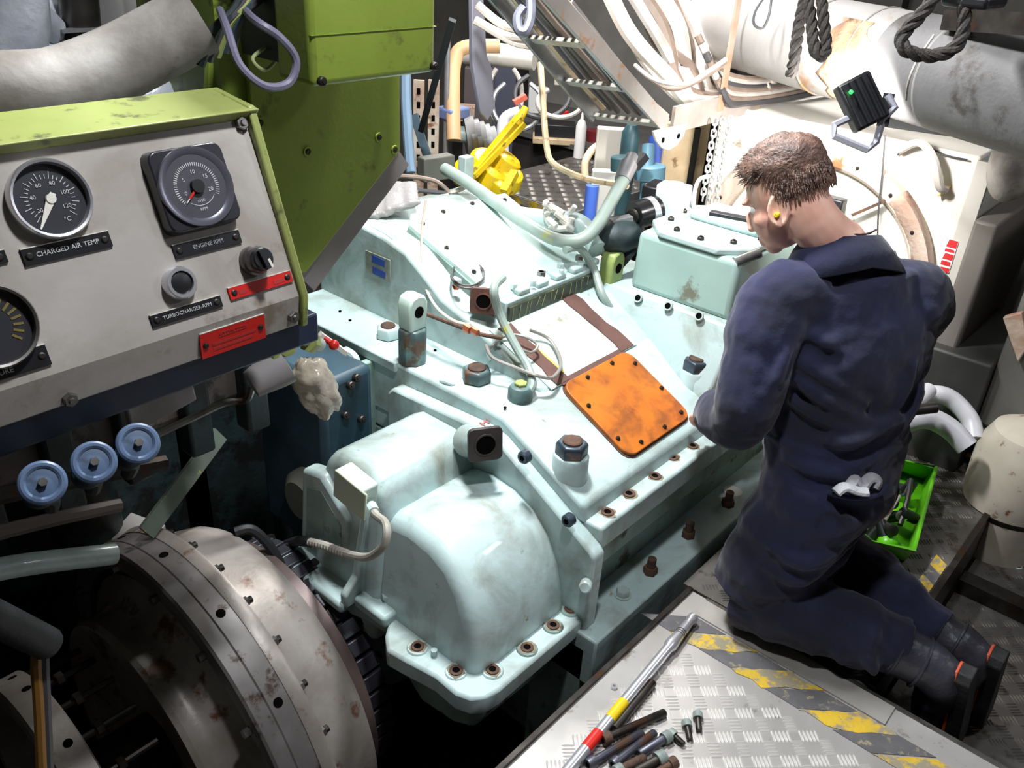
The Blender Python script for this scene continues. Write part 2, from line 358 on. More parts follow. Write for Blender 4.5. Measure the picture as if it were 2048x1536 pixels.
# supports under the plates
for nm, x, y, zt in (('near', .6, .5, -.02), ('near', 1.6, -.5, -.02), ('k', 2.0, .4, -.02), ('k', 3.1, .4, -.02), ('l', 2.1, -.6, -.19), ('l', 4.0, -.6, -.19), ('n', .4, -.6, -.02), ('n', 1.6, .6, -.02)):
    pr_ = {'n': fp, 'k': kp, 'l': lp}[nm[0]]
    mb().bb(x - .03, x + .03, y - .03, y + .03, FZ, zt).build('support_post', DSTEEL, pr_)
# ================================================================ marine gearbox
gb = thing('gearbox', 'large seafoam green ship gearbox opened up in front of the kneeling worker', 'gearbox', (1.95, 1.57, FZ))
def prof_z(y):
    pts = [(.93, .345), (.955, .365), (1.22, .495), (1.5, .61), (1.9, .77)]
    for (a, za), (b, zb) in zip(pts, pts[1:]):
        if a <= y <= b: return za + (zb - za) * (y - a) / (b - a)
    return .345
SLN = V(0, -.13, .265).normalized()          # normal of the lower slope
SL2 = V(0, -.115, .28).normalized()
# foundation girder and foot rail
mb().bb(1.40, 3.0, .86, 1.02, FZ, -.02).build('foundation_girder', SEAD, gb)
mb().bb(1.40, 3.0, .825, 1.03, -.13, .03).build('foot_rail', SEA, gb, bevel=.006)
mb().bb(1.40, 3.0, 2.12, 2.32, FZ, .03).build('foot_rail', SEAD, gb)
# lower half
mb().bb(1.46, 2.72, .95, 2.16, FZ, .20).build('lower_housing', SEAD, gb, bevel=.02)
mb().bb(1.46, 2.74, .905, 2.24, .175, .245).build('lower_flange', SEAD, gb, bevel=.006)
mb().bb(1.46, 2.74, .89, 2.25, .25, .322).build('upper_flange', SEA, gb, bevel=.008)
# upper half: shoulder with slope, then domed casing
mb().prism([(.935, .31), (.95, .362), (1.22, .495), (1.30, .50), (2.18, .50), (2.22, .31)], 'x', 1.455, 2.66).build('shoulder_casing', SEA, gb, bevel=.012, seg=3)
dome = [(1.215, .48), (1.24, .503), (1.5, .61), (1.62, .648), (1.70, .70), (1.77, .742), (1.87, .765), (1.98, .775), (2.08, .765), (2.15, .72), (2.18, .62), (2.19, .48)]
mb().prism(dome, 'x', 1.625, 2.20).build('upper_casing', SEA, gb, bevel=.035, seg=4)
# cast ridge along the casing edge with its round boss
ridge = cr([P(700, 445, x=1.66), P(760, 462, x=1.66), P(810, 500, x=1.66), P(850, 560, x=1.66), P(905, 620, x=1.66), P(960, 660, x=1.66), P(990, 720, x=1.64)], 5)
mb().tube(ridge, [.018 + .012 * math.sin(i / len(ridge) * 3.1) for i in range(len(ridge))], 10).build('cast_ridge', SEA, gb)
# ledge lip
mb().bb(1.445, 1.475, 1.62, 2.18, .47, .503).build('ledge_lip', SEA, gb, bevel=.005)
# dark recessed end wall ribs
for yy in (1.72, 1.98): mb().bb(1.40, 1.46, yy, yy + .025, -.3, .47).build('end_rib', SEAD, gb, bevel=.005)
# top inspection plate
tp0 = V(1.72, 1.50, .642); sl = V(0, .37, .139).normalized(); L_ = V(0, .37, .139).length
tpo = mb().slab([(0, 0), (.42, 0), (.44, .03), (.44, L_), (.03, L_ + .02), (-.01, L_ - .02)], tp0, (1, 0, 0), sl, .018).build('inspection_plate', mat('seafoam_clean', (204, 226, 222), .38, c2=(196, 220, 216), nscale=4, bump=.05), gb, bevel=.004)
mb().slab([(-.01, 0.0), (.45, 0.0), (.45, L_), (-.01, L_)], tp0 - V(0, 0, .05), (1, 0, 0), sl, .05).build('plate_seat', SEAD, gb)
nrm = V(1, 0, 0).cross(sl)
for u, v in ((.02, .12), (.02, .24), (.03, .36), (.14, .385), (.27, .385), (.40, .36), (.425, .24), (.425, .12)):
    inst('bolt_dark', 'bolt', tpo, tp0 + V(1, 0, 0) * u + sl * v + nrm * .018, nrm, .95)
# dark oily front edge and the control manifold in front of the plate
OLIVE = mat('oily_edge', (58, 64, 44), .4, c2=(36, 38, 28), nscale=25, dirt=(150, 156, 110), damt=.0, dscale=30)
man = mb().bb(1.73, 2.17, 1.465, 1.53, .585, .655).build('control_manifold', SEA, gb, bevel=.006)
mb().bb(1.735, 2.165, 1.455, 1.466, .578, .640).build('oily_front_face', OLIVE, man)
for i in range(14):
    x = 1.75 + i * .03 + random.uniform(-.01, .01); mb().beam(V(x, 1.4545, .638), V(x - random.uniform(.0, .014), 1.4545, .585 + random.uniform(0, .035)), random.uniform(.0012, .003), .001).build('drip_run', mat('pale_drip', (128, 138, 96), .5), man)
for i in range(5):
    x = 1.79 + i * .085; mb().prism([(x, 1.468), (x + .05, 1.468), (x + .058, 1.51), (x + .01, 1.527)], 'z', .654, .674).build('manifold_block', SEA, man, bevel=.006)
for x, y, z, r in ((1.80, 1.50, .668, .011), (1.86, 1.478, .668, .009), (1.93, 1.505, .67, .014), (1.99, 1.475, .668, .009), (2.03, 1.51, .668, .012), (2.09, 1.48, .668, .012), (2.13, 1.515, .668, .013)):
    mb().hex(V(x, y, z), (0, 0, 1), r, .016).build('hex_plug', STEEL if r > .0125 else SEA, man)
mb().lathe(V(1.93, 1.505, .682), (0, 0, 1), [(0, .009), (.004, .008)], 12).build('plug_bore', HOLE_SHADE, man)
# bare hatch face with torn brown gaskets
def slope_slab(name, x0, x1, y0, y1, th, ma, lift=.0, jag=0, parent=gb):
    o = V(0, y0, prof_z(y0 + .001) ) ; d = V(0, y1 - y0, prof_z(y1 - .001) - prof_z(y0 + .001)); ln = d.length
    left = [(x0 + (random.uniform(-jag, jag) if jag else 0), ln * t / 7) for t in range(8)]; right = [(x1 + (random.uniform(-jag, jag) if jag else 0), ln * t / 7) for t in range(7, -1, -1)]
    return mb().slab((left + right)[::-1] if False else right[::-1] + left[::-1], o + V(0, 0, lift), (1, 0, 0), d, th).build(name, ma, parent)
slope_slab('hatch_face', 1.655, 2.065, 1.225, 1.46, .004, mat('hatch_bare', (188, 206, 198), .42, c2=(176, 196, 188), nscale=5, dirt=(140, 140, 120), damt=.03))
GASK = mat('gasket_brown', (96, 66, 58), .8, c2=(82, 56, 50), nscale=20, bump=.2)
slope_slab('gasket_strip', 1.685, 1.732, 1.225, 1.45, .003, GASK, .0045, .006)
slope_slab('gasket_strip', 1.985, 2.045, 1.225, 1.46, .003, GASK, .0045, .007)
slope_slab('gasket_strip', 1.70, 2.0, 1.218, 1.236, .002, GASK, .0045, .003)
slope_slab('yellow_residue', 1.732, 1.742, 1.25, 1.36, .002, mat('yellow_sealant', (206, 196, 86), .6), .0045, .004)
for x, y in ((1.70, 1.42), (1.715, 1.32), (1.71, 1.25), (2.0, 1.44), (2.035, 1.42), (2.03, 1.26), (2.0, 1.25)):
    inst('bore', 'bolt_hole', gb, V(x, y, prof_z(y) + .0062), SL2, .45)
# orange cover
oc = V(1.845, 1.10, prof_z(1.10)); sv = V(0, .265, .13).normalized()
oco = mb().slab(rrect(.315, .272, .035), oc - sv * 0 + SLN * 0, (1, 0, 0), sv, .012).build('orange_cover', ORANGE, gb, bevel=.002)
mb().slab(rrect(.325, .282, .037), oc - SLN * .003, (1, 0, 0), sv, .005).build('cover_gasket', RUST, gb)
for u, v in ((-.138, .045), (-.142, -.075), (-.06, .118), (.06, .12), (.135, .085), (.142, -.02), (.128, -.112), (.03, -.12), (-.085, -.118)):
    inst('bolt_dark', 'bolt', oco, oc + V(1, 0, 0) * u + sv * v + SLN * .012, SLN, .8)
# big hexagon nuts
def big_nut(x, y, z0, zt, r=.042, h=.036, ma=SEAD, rb=None):
    if rb: mb().lathe(V(x, y, z0), (0, 0, 1), [(0, rb * 1.05), (zt - z0 - .004, rb), (zt - z0, rb * .95)], 24).build('nut_boss', SEA, gb)
    n = mb().lathe(V(x, y, zt - .001), (0, 0, 1), [(0, r), (h * .8, r), (h, r * .88)], 6, a0=random.uniform(0, 1)).build('hex_nut', ma, gb, bevel=.003)
    mb().lathe(V(x, y, zt + h - .003), (0, 0, 1), [(0, r * .62), (.006, r * .6), (.009, r * .5)], 20).build('stud_end', RUST, n)
NUTM = mat('nut_teal_worn', (104, 132, 128), .45, c2=(70, 86, 88), nscale=18, dirt=(92, 70, 54), damt=.1, dscale=16)
NUTB = mat('nut_blue_steel', (70, 84, 96), .35, metal=.5, c2=(52, 58, 66), nscale=14, dirt=(110, 84, 66), damt=.08)
big_nut(1.505, 1.035, .36, .455, ma=NUTB, rb=.046)
big_nut(2.14, 1.055, .36, .455, ma=NUTB, rb=.046)
big_nut(1.545, 1.40, .49, .503, ma=NUTM)
big_nut(1.545, 1.76, .49, .503, r=.036, h=.034, ma=SEA)
# lifting eye bolts
def eye_lug(x, y, z, h1, h2, ma1, ma2, r=.041, yaw=0.0):
    e = mb().lathe(V(x, y, z), (0, 0, 1), [(0, r), (h1 * .93, r), (h1, r * .93)], 8, a0=.3).build('eye_bolt_base', ma1, gb, bevel=.003)
    u = V(math.cos(yaw), math.sin(yaw), 0); w = V(-u.y, u.x, 0)
    pol = [(-.03, 0), (.03, 0), (.034, h2 * .75), (.024, h2 * .94), (0, h2), (-.024, h2 * .94), (-.034, h2 * .75)]
    mb().slab(pol, V(x, y, z + h1 - .002) - w * .026, u, (0, 0, 1), -.052).build('eye_lug', ma2, gb, bevel=.006)
    c = V(x, y, z + h1 + h2 * .52)
    for sgn in (-1, 1): mb().lathe(c + w * (.0265 * sgn), w * sgn, [(-.004, .0165), (.0006, .0165)], 20).build('eye_hole', HOLE_SHADE, gb)
PBOLT = P(825, 722, z=.50)
eye_lug(PBOLT.x, PBOLT.y, .50, .105, .105, NUTM, mat('lug_pale', (196, 214, 204), .4, c2=(180, 200, 190), nscale=14), yaw=0.0)
LUG2 = P(1214, 615, z=.50)
eye_lug(LUG2.x, LUG2.y, .50, .085, .115, mat('lug_dark', (70, 78, 74), .5), mat('lug_green', (150, 164, 92), .45, c2=(132, 150, 96), nscale=20, dirt=(214, 170, 40), damt=.05), r=.036, yaw=0.0)
# flange bolt holes along the side
for px, py in ((1215, 1025), (1258, 988), (1310, 953), (1345, 915), (1385, 892), (1428, 858)):
    q = P(px, py, z=.322); hole(gb, q, s=.82)
for px, py in ((1245, 1190), (1300, 1145), (1376, 1072), (1455, 1010)):
    q = P(px, py, z=.03); inst('bolt_sea', 'foot_bolt', gb, q, s=1.6, spin=random.random()) if px == 1245 else None
    if px != 1245:
        f_ = mb().hex(q + V(0, 0, -.001), (0, 0, 1), .021, .022, a0=random.random()).build('foot_bolt', RUST, gb); mb().cyl(q + V(0, 0, .02), q + V(0, 0, .05), .0125, n=12).build('stud_end', RUST, f_)
mb().lathe(P(1465, 985, z=.03), (0, 0, 1), [(0, .03), (.006, .03)], 18).build('white_cap', WHITE, gb)
# rear control housing on a raised pad
mb().prism([(2.10, .43), (2.19, .60), (2.66, .60), (2.66, .30), (2.10, .30)], 'y', .975, 1.45).build('rear_pad', SEA, gb, bevel=.008)
rb = mb().box((2.42, 1.195, .69), (.40, .36, .19), taper=.97).build('rear_housing', mat('seafoam_grey', (158, 184, 176), .45, c2=(146, 172, 164), nscale=5, dirt=(110, 112, 96), damt=.03, dscale=8), gb, bevel=.02, seg=3)
ld_ = mb().slab([(-.20, -.10), (-.12, -.175), (.12, -.175), (.2, -.1), (.2, .1), (.12, .175), (-.12, .175), (-.2, .1)], (2.42, 1.195, .784), (1, 0, 0), (0, 1, 0), .02).build('housing_lid', SEA, rb, bevel=.005)
for a in range(10):
    t = R(36 * a + 10); inst('bolt_dark', 'bolt', ld_, V(2.42 + .17 * math.cos(t), 1.195 + .15 * math.sin(t), .804), s=1.25)
mb().bb(2.40, 2.56, 1.06, 1.30, .803, .83).build('raised_pad', SEA, ld_, bevel=.01)
mb().beam(P(1420, 425, z=.835), P(1500, 440, z=.835), .03, .014).build('black_handle', BLACK, rb, bevel=.003)
mb().cyl(V(2.235, 1.04, .775), V(2.30, 1.0, .80), .016, n=14).build('corner_rod', STEEL, rb)
for px, py in ((1276, 596), (1336, 612), (1398, 632)):
    q = P(px, py, x=2.175); hole(gb, q, V(-.17, 0, .09), s=.85, rusty=False)
for px, py in ((1410, 690), (1370, 680), (1340, 720)): inst('bore', 'bolt_hole', gb, P(px, py, z=.46), (0, -.4, .9), .35)
# nearer end: bell housing flange plate with sloping rib
mb().prism([(.875, -.30), (.872, .262), (.885, .278), (1.20, .452), (1.25, .462), (1.60, .442), (1.62, .42), (1.62, -.30)], 'x', 1.415, 1.462).build('bell_flange', SEA, gb, bevel=.008)
for px, py in ((1052, 912), (1140, 1038)):
    q = P(px, py, x=1.412); o_ = mb().lathe(q + V(.004, 0, 0), (-1, 0, 0), [(0, .017), (.016, .017), (.02, .014)], 16).build('flange_screw', NUTB, gb); mb().lathe(q + V(-.0162, 0, 0), (-1, 0, 0), [(-.003, .008), (.0003, .008)], 6).build('screw_socket', HOLE_SHADE, o_)
q = P(1172, 1170, x=1.40); mb().lathe(q, (-.8, -.4, .4), [(-.01, .016), (.02, .016), (.024, .012)], 14).build('flange_screw', SEA, gb)
# end cover: upper box bulge and big rounded bulge
def bulge(prof, x0, x1, tap, name, bev):
    b = MB(); n = len(prof); rows = []
    cx = sum(p[0] for p in prof) / n
    for x, k, zk in ((x1, 1, 1), (x0 + .03, 1, 1), (x0, tap, .965)):
        rows.append([V(x + (.0 if k == 1 else (-.05 * (1 - (p[1] / .42))) * 1.0), cx + (p[0] - cx) * k, p[1] * zk if p[1] > 0 else p[1]) for p in prof])
    vs = [p for r_ in rows for p in r_]; fs = [tuple(range(n))[::-1], tuple(range(2 * n, 3 * n))]
    for k in range(2): fs += [(k * n + i, k * n + (i + 1) % n, (k + 1) * n + (i + 1) % n, (k + 1) * n + i) for i in range(n)]
    return b.add(vs, fs).build(name, SEA, gb, bevel=bev, seg=4, smooth=50)
bulge([(1.275, -.05), (1.28, .33), (1.30, .40), (1.335, .425), (1.47, .425), (1.515, .40), (1.535, .33), (1.55, -.05)], 1.115, 1.43, .98, 'upper_bulge', .022)
big = [(.94, .02), (.948, .10), (.972, .19), (1.012, .262), (1.065, .315), (1.13, .343), (1.21, .352), (1.285, .34), (1.31, .28), (1.31, .02)]
bulge(big, 1.125, 1.425, .97, 'big_bulge', .028)
# base flange of the cover
base = [(1.46, .885), (1.10, .885), (1.06, .892), (1.035, .915), (1.022, .95), (1.025, 1.02), (1.01, 1.10), (1.00, 1.16), (1.03, 1.20), (1.07, 1.23), (1.06, 1.32), (1.04, 1.40), (1.03, 1.55), (1.46, 1.58)]
mb().prism(base[::-1], 'z', .005, .062).build('cover_flange', SEA, gb, bevel=.008)
mb().prism([(1.44, .93), (1.10, .94), (1.07, 1.0), (1.06, 1.12), (1.12, 1.3), (1.44, 1.5)][::-1], 'z', .01, -.16, .85).build('cover_underside', SEAD, gb, bevel=.02)
for px, py in ((835, 1296), (912, 1344), (985, 1342), (1054, 1298), (1106, 1253), (1141, 1220), (1156, 1199)):
    q = P(px, py, z=.062); mb().lathe(q - V(0, 0, .003), (0, 0, 1), [(0, .028), (.004, .027), (.007, .024)], 16).build('spot_face', SEAD if px > 1000 else SEA, gb); hole(gb, q + V(0, 0, .004), s=.78)
inst('bolt_sea', 'bolt', gb, P(783, 1194, z=.09), V(-.3, 0, 1), 2.0)
mb().bb(1.045, 1.125, 1.22, 1.34, .05, .088).build('bracket_pad', SEA, gb, bevel=.01)
mb().cyl(P(868, 1312, z=.06), P(868, 1312, z=.06) + V(0, 0, .02), .008, n=10).build('dowel_pin', SEA, gb)
# wing with lip, painted recess shade and junction box on its face
mb().prism([(1.40, .06), (1.395, .27), (1.50, .36), (1.58, .34), (1.615, .05), (1.6, -.1), (1.40, -.1)], 'x', 1.085, 1.135).build('cover_wing', SEA, gb, bevel=.012)
mb().prism([(1.43, .08), (1.425, .24), (1.50, .31), (1.56, .29), (1.58, .06)], 'x', 1.0835, 1.088).build('wing_recess_shade', SEAD, gb)  # thin darker sheet on the wing stands for a shaded recess
mb().bb(1.01, 1.09, 1.345, 1.62, .04, .072).build('wing_foot', SEA, gb, bevel=.01)
mb().prism([(1.02, .06), (1.02, .10), (1.06, .14), (1.10, .33), (1.13, .34), (1.13, .06)], 'y', 1.335, 1.36).build('wing_web', SEA, gb, bevel=.006)
jb = mb().box(P(712, 975, x=1.055), (.05, .10, .072), Euler((R(8), 0, 0)).to_matrix()).build('junction_box', mat('pale_green_box', (190, 204, 194), .45, c2=(176, 192, 180), nscale=10, dirt=(196, 196, 120), damt=.0), gb, bevel=.006)
mb().box(P(700, 990, x=1.026), (.006, .112, .082), Euler((R(8), 0, 0)).to_matrix()).build('box_lid', mat('lid_yellowed', (188, 198, 172), .45), jb, bevel=.003)
pth = cr([P(742, 1012, x=1.05), P(752, 1030, x=1.03), P(772, 1050, x=.99), P(768, 1090, x=.97), P(735, 1114, x=.97), P(690, 1106, x=.99), P(645, 1090, x=1.02), P(600, 1082, x=1.06), P(565, 1092, x=1.08)], 8)
cdt = mb().tube(pth, .0095, 10).build('conduit', mat('conduit_grey', (176, 172, 160), .5, c2=(160, 156, 144), nscale=20), gb)
mb().tube(pth[:7], .014, 10).build('conduit_gland', SEA, cdt)
for i in range(40, 54): mb().lathe(pth[i], pth[i + 1] - pth[i], [(-.002, .0112), (.002, .0112)], 10).build('conduit_rib', CABLE, cdt)
mb().tube(pth[52:], .014, 10).build('taped_end', RUBBER, cdt)
# square dark port flange on the cover
def port(parent, c, n, up, s, ma, rb, name):
    n = Vector(n).normalized(); up = Vector(up); u = up.cross(n).normalized(); w = n.cross(u)
    o = mb().slab(rrect(s, s, s * .16, 4), Vector(c) - n * .006, u, w, .012).build(name, ma, parent, bevel=.0015)
    mb().lathe(Vector(c) + n * .0045, n, [(0, rb), (.0022, rb)], 24).build('port_bore', HOLE_SHADE, o)
    mb().ring(Vector(c) + n * .004, n, [(0, rb * 1.18), (.004, rb * 1.16), (.004, rb), (0, rb)], 24).build('port_lip', ma, o)
    for a, b_ in ((1, 1), (1, -1), (-1, 1), (-1, -1)): inst('bore', 'bolt_hole', o, Vector(c) + u * (s * .36 * a) + w * (s * .36 * b_) + n * .004, n, .42)
    return o
DKF = mat('dark_flange_face', (62, 56, 54), .55, c2=(50, 44, 42), nscale=20, bump=.15)
pc = P(970, 888, y=1.185)
port(gb, pc, (-.5, -.85, .15), (0, 0, 1), .088, DKF, .025, 'port_flange')
mb().cyl(pc + V(.008, .012, -.003), pc + V(.05, .10, -.06), .036, .044, 20).build('port_neck', SEA, gb)
text('M1', .032, P(974, 844, z=.464), (1, 0, 0), (0, 1, 0), mat('red_crayon', (196, 96, 92), .8), gb)
# brown port and pipe elbow at the casing corner
pb = P(967, 602, x=1.66)
port(gb, pb, (-.8, -.6, .15), (0, 0, 1), .075, mat('port_brown', (104, 62, 48), .6, c2=(70, 48, 40), nscale=18), .02, 'port_flange')
mb().cyl(pb + V(.01, .01, 0), pb + V(.08, .07, -.02), .034, n=18).build('port_neck', SEA, gb)
# name plate
npt = P(757, 532, x=1.618); o_ = mb().slab([(-.055, -.035), (.055, -.035), (.055, .035), (-.055, .035)], npt, (0, -1, 0), (0, 0, 1), .004).build('name_plate', mat('plate_patchy', (168, 172, 160), .4, metal=.4, c2=(132, 134, 120), nscale=30), gb)
for a, b_ in ((0.004, .018), (.006, -.018)): mb().slab([(-.03, -.011), (.028, -.012), (.03, .010), (-.028, .012)], npt + V(-.004, -a, b_), (0, -1, 0), (0, 0, 1), .001).build('blue_panel', mat('plate_blue', (40, 70, 150), .4, c2=(50, 84, 166), nscale=40), o_)
# oil pipes and loops on top
HOSE = mat('hose_pale', (150, 164, 156), .4, c2=(136, 150, 142), nscale=12, dirt=(170, 166, 80), damt=.02)
def pipe(name, pts, r, ma, parent, k=7, n=10): return mb().tube(cr(pts, k), r, n).build(name, ma, parent)
pipe('oil_pipe', [P(1005, 555, y=1.45), P(988, 578, y=1.42), P(1000, 630, y=1.40), P(1030, 690, y=1.34), P(1056, 735, y=1.28), P(1064, 770, y=1.24), P(1050, 790, y=1.24)], .0125, HOSE, gb)
f_ = P(1040, 792, z=.505); mb().lathe(f_, (0, 0, 1), [(-.03, .034), (.02, .033), (.03, .027), (.034, .018)], 20).build('pipe_fitting', NUTM, gb)
mb().hex(f_ + V(0, 0, .03), (0, 0, 1), .018, .012).build('fitting_cap', YEL if False else LIMED, gb)
pipe('oil_pipe', [P(1130, 500, y=1.50), P(1160, 497, y=1.49), P(1188, 540, y=1.46), P(1205, 590, y=1.40), P(1235, 635, y=1.36), P(1262, 650, y=1.33), P(1288, 640, y=1.31)], .0125, HOSE, gb)
f2 = P(1275, 645, y=1.30); mb().lathe(f2 + V(0, 0, -.02), (0, 0, 1), [(-.02, .03), (.012, .03), (.016, .022)], 18).build('pipe_fitting', LIMED, gb)
mb().lathe(P(1250, 650, y=1.33), (0, .2, 1), [(-.03, .05), (.01, .05), (.016, .044)], 24).build('round_cover', mat('cover_olive', (186, 196, 168), .45, dirt=(130, 128, 80), damt=.06), gb)
mb().ball(P(1178, 565, y=1.50), .032).build('elbow_cap', SEA, gb)
# wire loops lying on the hatch
WIRE = mat('wire_grey', (150, 146, 140), .4, metal=.4)
pipe('wire_loop', [P(1060, 660, y=1.38), P(1100, 680, y=1.34), P(1122, 725, y=1.26), P(1105, 755, y=1.22), P(1070, 750, y=1.24), P(1030, 735, y=1.30), P(985, 715, y=1.36), P(972, 690, y=1.40)], .005, WIRE, gb, n=8)
pipe('wire_loop', [P(975, 700, y=1.40), P(1010, 672, y=1.41), P(1045, 672, y=1.37), P(1075, 690, y=1.33), P(1060, 705, y=1.32), P(1025, 690, y=1.35)], .004, WIRE, gb, n=8)
loop = [P(935 + 33 * math.cos(R(a)), 553 + 24 * math.sin(R(a)), z=.70) for a in range(0, 360, 20)]
mb().tube(loop, .004, 8, closed=True).build('wire_loop', STEEL, gb); mb().tube([p + V(.004, .003, .006) for p in loop], .003, 8, closed=True).build('wire_loop', STEEL, gb)
mb().lathe(P(918, 560, z=.67), (0, 0, 1), [(-.05, .028), (.01, .026), (.014, .02)], 18).build('sensor_boss', SEA, gb)
mb().hex(P(912, 572, z=.68), (-.6, -.6, .4), .013, .02).build('copper_plug', mat('copper', (190, 110, 80), .4, metal=.7), gb)
pipe('thin_cable', [P(852, 400, x=1.68), P(843, 470, x=1.66), P(848, 560, x=1.64), P(870, 610, x=1.60), P(905, 640, x=1.58), P(940, 650, x=1.57)], .004, CABLEW, gb, n=6)
pipe('rusty_rod', [P(850, 627, x=1.56), P(905, 648, x=1.56), P(960, 668, x=1.58), P(1005, 676, x=1.62)], .006, RUST, gb, n=8)
mb().hex(P(930, 655, x=1.56), (0, -1, -.1), .012, .02).build('rod_nut', mat('copper', (190, 110, 80)), gb)
mb().hex(P(945, 660, x=1.56), (0, -1, -.1), .010, .02).build('rod_nut', mat('copper', (190, 110, 80)), gb)
# little plugs scattered on the ledge and the slope
for px, py in ((680, 622), (700, 640), (870, 700), (1010, 815), (960, 735)): inst('bore', 'bolt_hole', gb, P(px, py, z=.503), s=.4)
pipe('cover_handle', [P(870, 770, z=.47), P(885, 764, z=.50), P(905, 770, z=.50), P(905, 782, z=.46)], .007, SEA, gb)
# ================================================================ kneeling worker
NAVY = mat('navy_cotton', (29, 29, 44), .85, c2=(41, 43, 72), nscale=4, dirt=(30, 30, 44), damt=.04, dscale=7, bump=.25, bscale=28, sheen=.15, spec=.25)
SKIN = mat('skin', (238, 190, 168), .5, c2=(230, 172, 152), nscale=14, bump=.03, bscale=120)
HAIR = mat('brown_hair', (112, 84, 70), .5, c2=(72, 52, 45), nscale=40, bump=.5, bscale=150)
LEATH = mat('boot_leather', (62, 62, 72), .38, c2=(44, 44, 50), nscale=10, dirt=(90, 86, 84), damt=.03, dscale=12, bump=.15)
man_ = thing('person', 'worker in a navy boiler suit kneeling at the gearbox with head bowed', 'person', (1.95, .5, 0))
S_ = V(.83, -.56, 0).normalized(); F_ = V(.56, .83, 0).normalized()
def remesh(o, vox, it=4):
    m_ = o.modifiers.new('skin', 'REMESH'); m_.mode = 'VOXEL'; m_.voxel_size = vox; m_.use_smooth_shade = True
    s_ = o.modifiers.new('soft', 'SMOOTH'); s_.iterations = it; s_.factor = .5
    return o
HF = V(-.06, .84, -.54).normalized(); HU = (V(0, 0, 1) - HF * HF.z).normalized(); HS = HF.cross(HU)
HC = V(1.900, .795, 1.103)
def H(s, f, u): return HC + HS * s + HF * f + HU * u
HR = Matrix((HS, HF, HU)).transposed()
# --- body: one continuous figure (skin), clothed by its children
def hand(b, wrist, d, side, up, curl=.9):
    d, side, up = d.normalized(), side.normalized(), up.normalized()
    pc = wrist + d * .045
    b.tube([wrist - d * .03, wrist, wrist + d * .03, wrist + d * .075, wrist + d * .09], [(.024, .020), (.026, .019), (.036, .017), (.040, .015), (.036, .011)], 12, hint=up.cross(d).cross(d) if False else side.cross(d))
    for i, (off, ln) in enumerate(((-.029, .068), (-.010, .078), (.010, .073), (.028, .056))):
        p0 = wrist + d * .082 + side * off; a = d.copy(); pts = [p0 - d * .02, p0]
        for seg in (.42, .32, .26):
            a = (a - up * curl * .55).normalized(); pts.append(pts[-1] + a * ln * seg)
        b.tube(cr(pts, 3), [.0088] * 7 + [.0082] * 4 + [.0074] * 2, 8)
    t0 = wrist + d * .025 - side * .03; b.tube(cr([t0, t0 - side * .022 + d * .025 - up * .006, t0 - side * .024 + d * .05 - up * .02, t0 - side * .012 + d * .07 - up * .032], 3), .0098, 8)
b = MB()
b.ball(H(0, -.012, .018), (.073, .096, .088), 24, 16, HR); b.ball(H(0, .036, -.05), (.056, .060, .072), 20, 14, HR)
b.ball(H(0, .066, -.108), (.026, .022, .02), 12, 8, HR); b.ball(H(0, .098, -.035), (.011, .016, .024), 10, 8, HR); b.ball(H(0, .104, -.052), (.015, .012, .010), 10, 8, HR)
b.ball(H(0, .084, .012), (.048, .014, .012), 12, 8, HR); b.ball(H(0, .090, -.086), (.022, .008, .006), 10, 6, HR); b.ball(H(0, .088, -.096), (.020, .008, .006), 10, 6, HR)
for sd in (-1, 1):
    b.ball(H(.044 * sd, .050, -.038), (.018, .026, .022), 10, 8, HR)
    er = HR @ Euler((R(14), 0, R(-20 * sd))).to_matrix()
    c = H(.077 * sd, -.005, -.028); ring_ = [c + er @ V(.002 * sd, .020 * math.cos(t), .034 * math.sin(t)) for t in [i * 2 * math.pi / 16 for i in range(16)]]
    b.tube(ring_, .0058, 6, closed=True); b.ball(c - er @ V(.004 * sd, .004, 0), (.006, .020, .030), 10, 8, er); b.ball(H(.072 * sd, .006, -.058), (.006, .009, .010), 8, 6, HR)
b.tube(cr([V(1.962, .625, .92), V(1.958, .655, .985), H(0, -.040, -.085), H(0, -.03, -.02)], 4), [.075] * 3 + [.066] * 3 + [.059] * 5 + [.056] * 2, 16)
b.tube(cr([V(1.945, .50, .36), V(1.945, .52, .55), V(1.955, .585, .77), V(1.96, .63, .92)], 4), [(.14, .11)] * 4 + [(.14, .10)] * 4 + [(.16, .10)] * 4 + [(.10, .07)], 16, hint=F_)
LSH, LEL, LWR = V(1.80, .715, .885), V(1.70, .70, .635), V(1.885, .858, .49)
RSH, REL, RWR = V(2.12, .505, .875), V(2.33, .57, .66), V(2.19, .80, .50)
for sh, el, wr in ((LSH, LEL, LWR), (RSH, REL, RWR)):
    b.tube(cr([V(1.96, .62, .88), sh, (sh + el) / 2, el, (el + wr) / 2, wr], 3), [.05] * 4 + [.046] * 3 + [.042] * 3 + [.038] * 3 + [.026] * 3, 12)
hand(b, LWR, V(.66, .32, -.52), V(.5, -.85, .1), V(-.3, .2, .93), .8)
hand(b, RWR, V(-.5, .75, -.45), V(.8, .5, .1), V(-.2, .5, .85), .8)
remesh(b.build('body', SKIN, man_), .0055, 3)
for sd in (-1, 1):
    e = mb().ball(H(.031 * sd, .068, -.012), .0112).build('eye', mat('eye_white', (236, 232, 226), .2), man_)
    mb().ball(H(.031 * sd, .0772, -.014), (.006, .003, .006), 10, 8, HR).build('iris', mat('iris', (70, 60, 50), .2), e)
